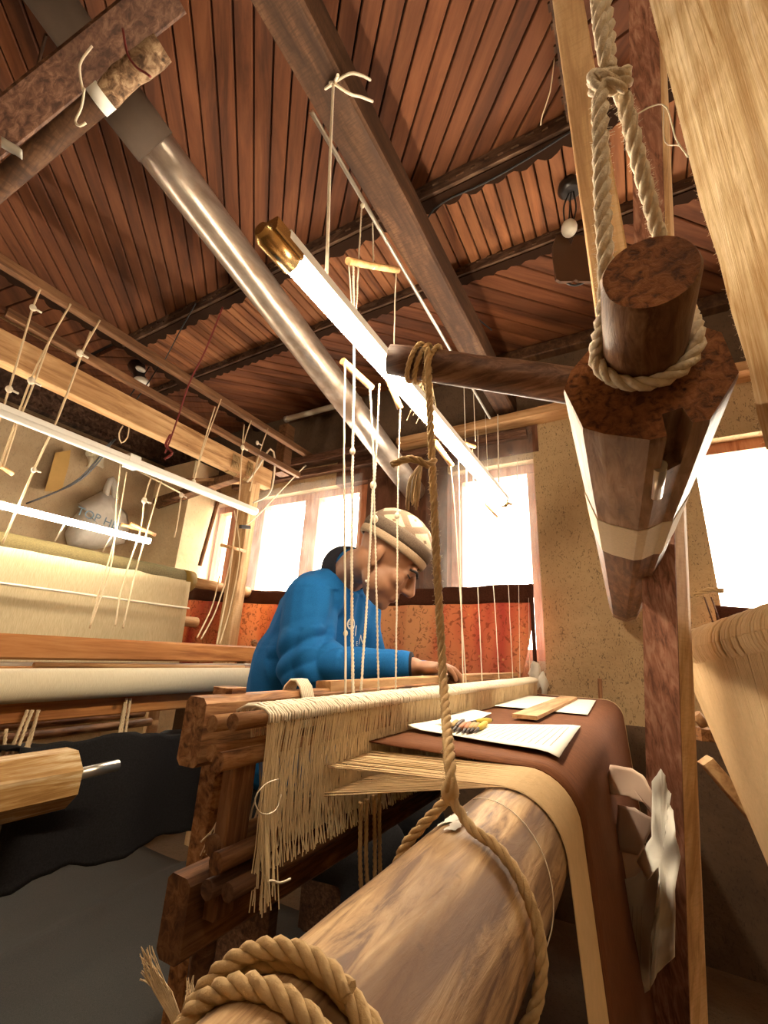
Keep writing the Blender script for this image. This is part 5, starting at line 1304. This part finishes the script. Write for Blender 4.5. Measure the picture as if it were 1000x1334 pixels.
# hands
def hand(w_, d, side, curl):
    d = d.normalized(); up = V(0, 0, 1); s_ = d.cross(up).normalized()*side; n_ = (up - d*up.dot(d)).normalized()
    pc = w_ + d*.055
    mb.capsule(w_, w_ + d*.02, .026, .026); mb.blob(pc, (.052, .043, .017), (d, s_, n_), 18, 12)
    base_ = [(.092, .030, .0085, .062), (.098, .010, .009, .072), (.094, -.010, .0088, .068), (.084, -.029, .0078, .052)]
    for f_, l_, r_, L in base_:
        p0_ = w_ + d*(f_ - .022) + s_*l_ + n_*.002; p1_ = w_ + d*f_ + s_*l_ + n_*.006
        dd1 = (d - n_*curl*.5).normalized(); p2_ = p1_ + dd1*(L*.45); dd2 = (d - n_*curl*1.5).normalized(); p3_ = p2_ + dd2*(L*.32); dd3 = (d*.7 - n_*curl*2).normalized(); p4_ = p3_ + dd3*(L*.25)
        mb.capsule(p0_, p1_, r_*1.1, r_*1.08, 10); mb.capsule(p1_, p2_, r_*1.05, r_, 10); mb.capsule(p2_, p3_, r_, r_*.92, 10); mb.capsule(p3_, p4_, r_*.9, r_*.78, 10)
    q0 = w_ + d*.025 + s_*.032 - n_*.004; q1 = w_ + d*.062 + s_*.054 - n_*.010; q2 = w_ + d*.092 + s_*.052 - n_*.018
    mb.capsule(q0, q1, .0125, .0105, 10); mb.capsule(q1, q2, .0105, .0085, 10)
hand(wr_r, V(.50, .34, .02), -1, .75); hand(wr_l, V(.62, -.25, -.05), 1, .7)
body = mesh_obj('person', remesh(mb, .0042, 4), 'skin', None, V(-1.0, 1.2, .02))
tag(body, 'seated weaver in a blue sweatshirt and knitted cap bending over the loom', 'person')

# sweatshirt
mb = MB()
mb.capsule(waist - V(.015, 0, .03), waist, .160, .158); mb.capsule(waist, chest, .158, .155); mb.capsule(chest, upch, .150, .118)
for s_ in (-.06, .06): mb.capsule(waist + V(0, s_, 0), chest + V(0, s_*1.3, 0), .140, .142); mb.capsule(chest + V(0, s_*1.2, 0), upch + V(0, s_*1.2, 0), .138, .100)
for s_ in (sh_r, sh_l): mb.capsule(upch.lerp(nb, .35), s_, .095, .078)
mb.capsule(upch, nb, .10, .076); mb.capsule(V(-.93, 1.16, 1.045), V(-.955, 1.16, .92), .115, .125)
mb.capsule(sh_r, sh_r.lerp(el_r, .55), .079, .077); mb.capsule(sh_r.lerp(el_r, .55), el_r, .077, .070)
mb.capsule(el_r, el_r.lerp(wr_r, .5), .070, .058); mb.capsule(el_r.lerp(wr_r, .5), wr_r - (wr_r-el_r)*.10, .058, .043)
mb.capsule(sh_l, el_l, .082, .066); mb.capsule(el_l, wr_l, .066, .042)
ua = (el_r - sh_r); ual = ua.length; ua.normalize(); fa = (wr_r - el_r); fal = fa.length; fa.normalize()
def folds(p, n_):
    d = .004*noise.noise(p*9) + .0022*noise.noise(p*22)
    t1 = (p - sh_r).dot(ua)/ual; r1 = (p - sh_r - ua*(t1*ual)).length
    t2 = (p - el_r).dot(fa)/fal; r2 = (p - el_r - fa*(t2*fal)).length
    if r1 < .13 and .25 < t1 < 1.25:
        k = math.exp(-((t1 - .85)/.33)**2); ph = t1*9 + 2.4*noise.noise(p*7) + 14*(p - sh_r).dot(fa)
        d += .013*k*(abs(math.sin(ph)) - .5)
    if r2 < .11 and -.2 < t2 < 1.0:
        k = math.exp(-((t2 - .15)/.35)**2) + .55*math.exp(-((t2 - .85)/.2)**2); ph = t2*10 + 3.0*noise.noise(p*8 + V(4, 2, 1))
        d += .010*k*(abs(math.sin(ph)) - .5)
    if p.x > -.93 and p.z < 1.12 and p.z > .7:
        d += .006*math.sin(p.y*55 + 6*noise.noise(p*4))*max(0, n_.x)
    if p.z < .95: d += .006*math.sin(p.z*24 + p.y*16 + 5*noise.noise(p*4))*math.exp(-((p.z - .75)/.2)**2)
    return d
sw = mesh_obj('sweatshirt', remesh(mb, .0055, 8), 'blue_fleece', body, None, folds); sw['label'] = 'blue fleece sweatshirt'
# dark cuff, collar
MB().tube([wr_r - fa*.012, wr_r + fa*.004, wr_r + fa*.014, wr_r + fa*.015], [.043, .041, .038, .034], 20, False).build('cuff', 'blue_fleece', body)
MB().tube([wr_r + fa*.013, wr_r + fa*.018, wr_r + fa*.019], [.038, .0375, .027], 20, False).build('cuff_edge', 'navy_cloth', body)
nd_ = (H(-.03, 0, -.04) - nb).normalized()
cu_, cw_ = nd_.orthogonal().normalized(), None
cu_ = V(0, 1, 0); cu_ = (cu_ - nd_*cu_.dot(nd_)).normalized(); cw_ = nd_.cross(cu_)
rings = []
for s_, r_ in ((-.012, .088), (.02, .080), (.050, .070), (.052, .066), (.022, .074)):
    ring = []
    for j in range(32):
        a = 2*PI*j/32; q = nb + nd_*(s_ - .012*math.cos(a)*0) + (cu_*math.cos(a)*1.0 + cw_*math.sin(a)*.96)*r_
        ring.append(q)
    rings.append(ring)
o = MB().loft(rings, False, False).build('shirt_collar', 'navy_cloth', body); o['label'] = 'dark shirt collar'
for k in (0,):
    MB().blob(P(477, 757, D=1.17), .004, None, 8, 6).build('collar_button', 'print_white', body)
# trousers
mb = MB()
for s_ in (-1, 1):
    mb.capsule(hip + V(.0, .08*s_, -.02), V(-.60, 1.20 + .12*s_, .50), .105, .078); mb.capsule(V(-.60, 1.20 + .12*s_, .50), V(-.62, 1.20 + .12*s_, .16), .076, .062)
mesh_obj('trousers', remesh(mb, .008, 4), 'black_cloth', body)
# face details
for s_ in (-1, 1):
    MB().tube(smooth_path([H(.080, .054*s_, .008), H(.097, .036*s_, .014), H(.102, .015*s_, .010)], .004), .0040, 6).build('eyebrow', 'hair', body)
    MB().tube(smooth_path([H(.082, .046*s_, -.006), H(.091, .033*s_, -.0085), H(.089, .020*s_, -.007)], .004), .0020, 6).build('eyelash', 'hair', body)
# hair at the temples and nape, under the cap
# cap: crown and folded brim, in its own frame
capm = Matrix((hf, -hr_, hu)).transposed().to_4x4()
tilt = Matrix.Rotation(math.radians(-4), 4, 'Y')
def cap_obj(name, prof, mat, n=40):
    rings = []
    for z, r in prof: rings.append([V(1.12*r*math.cos(2*PI*j/n), r*.93*math.sin(2*PI*j/n), z) for j in range(n)])
    mb_ = MB().loft(rings, False, True); o = mb_.build(name, mat, None, V(0, 0, 0))
    o.parent = body; o.matrix_local = Matrix.Translation(H(-.006, 0, .050) - wloc(body)) @ capm @ tilt; return o
cap = cap_obj('cap', [(-.01, .093), (.02, .096), (.045, .092), (.066, .081), (.083, .062), (.094, .038), (.099, .012), (.0995, .002)], 'knit_diamond'); cap['label'] = 'knitted cap with cream diamonds'
brim = cap_obj('brim', [(-.006, .092), (-.006, .101), (.006, .1045), (.020, .104), (.031, .101), (.033, .095)], 'knit_brim')
edge_ = cap_obj('lower_edge', [(-.028, .091), (-.029, .098), (-.022, .1015), (-.008, .1025), (-.002, .100)], 'knit_cream')
for q in (brim, edge_): q.parent = cap; q.matrix_local = Matrix.Identity(4)
# print on the chest
sb = bvh_of(sw)
cn = V(.86, -.50, .08).normalized(); cx_ = V(.50, .86, 0).normalized(); cy_ = cn.cross(cx_).normalized()
if cy_.z < 0: cy_ = -cy_
wrap_text('I', .046, P(465.5, 822, D=1.36), cx_, cy_, cn, sb, 'print_white', sw, start=.06)
wrap_text('N', .042, P(485.5, 832, D=1.36), cx_, cy_, cn, sb, 'print_white', sw, start=.06)
wrap_text('E', .020, P(468.5, 838, D=1.36), cx_, cy_, cn, sb, 'print_white', sw, start=.06)
wrap_text('D I', .020, P(479, 846, D=1.36), cx_, cy_, cn, sb, 'print_white', sw, start=.06)
wrap_text('O', .050, P(453, 815, D=1.36), cx_, cy_, cn, sb, 'print_white', sw, start=.06)
wrap_text('=', .028, P(451, 814, D=1.36), cx_, cy_, cn, sb, 'print_white', sw, start=.06)

# ================================================================== ADDED FILL LAMP, UNSEEN BEHIND THE VIEWER
for nm, x, y, lb_ in (('tube_lamp', .80, -.7, 'added fill tube lamp on the ceiling, unseen behind the viewer'),):
    t = thing(nm, V(x, y, CEIL - .12), lb_, 'lamp')
    MB().tube([(x - .6, y, CEIL - .14), (x + .6, y, CEIL - .14)], .016, 12).build('tube', 'tube_glow_fill', t)
    MB().bar((x - .62, y, CEIL - .09), (x + .62, y, CEIL - .09), .05, .05).build('batten', 'white_plastic', t)
    for s_ in (-.55, .55): MB().tube([(x + s_, y, CEIL - .07), (x + s_, y, CEIL + .01)], .004, 6).build('bracket', 'aluminium', t)
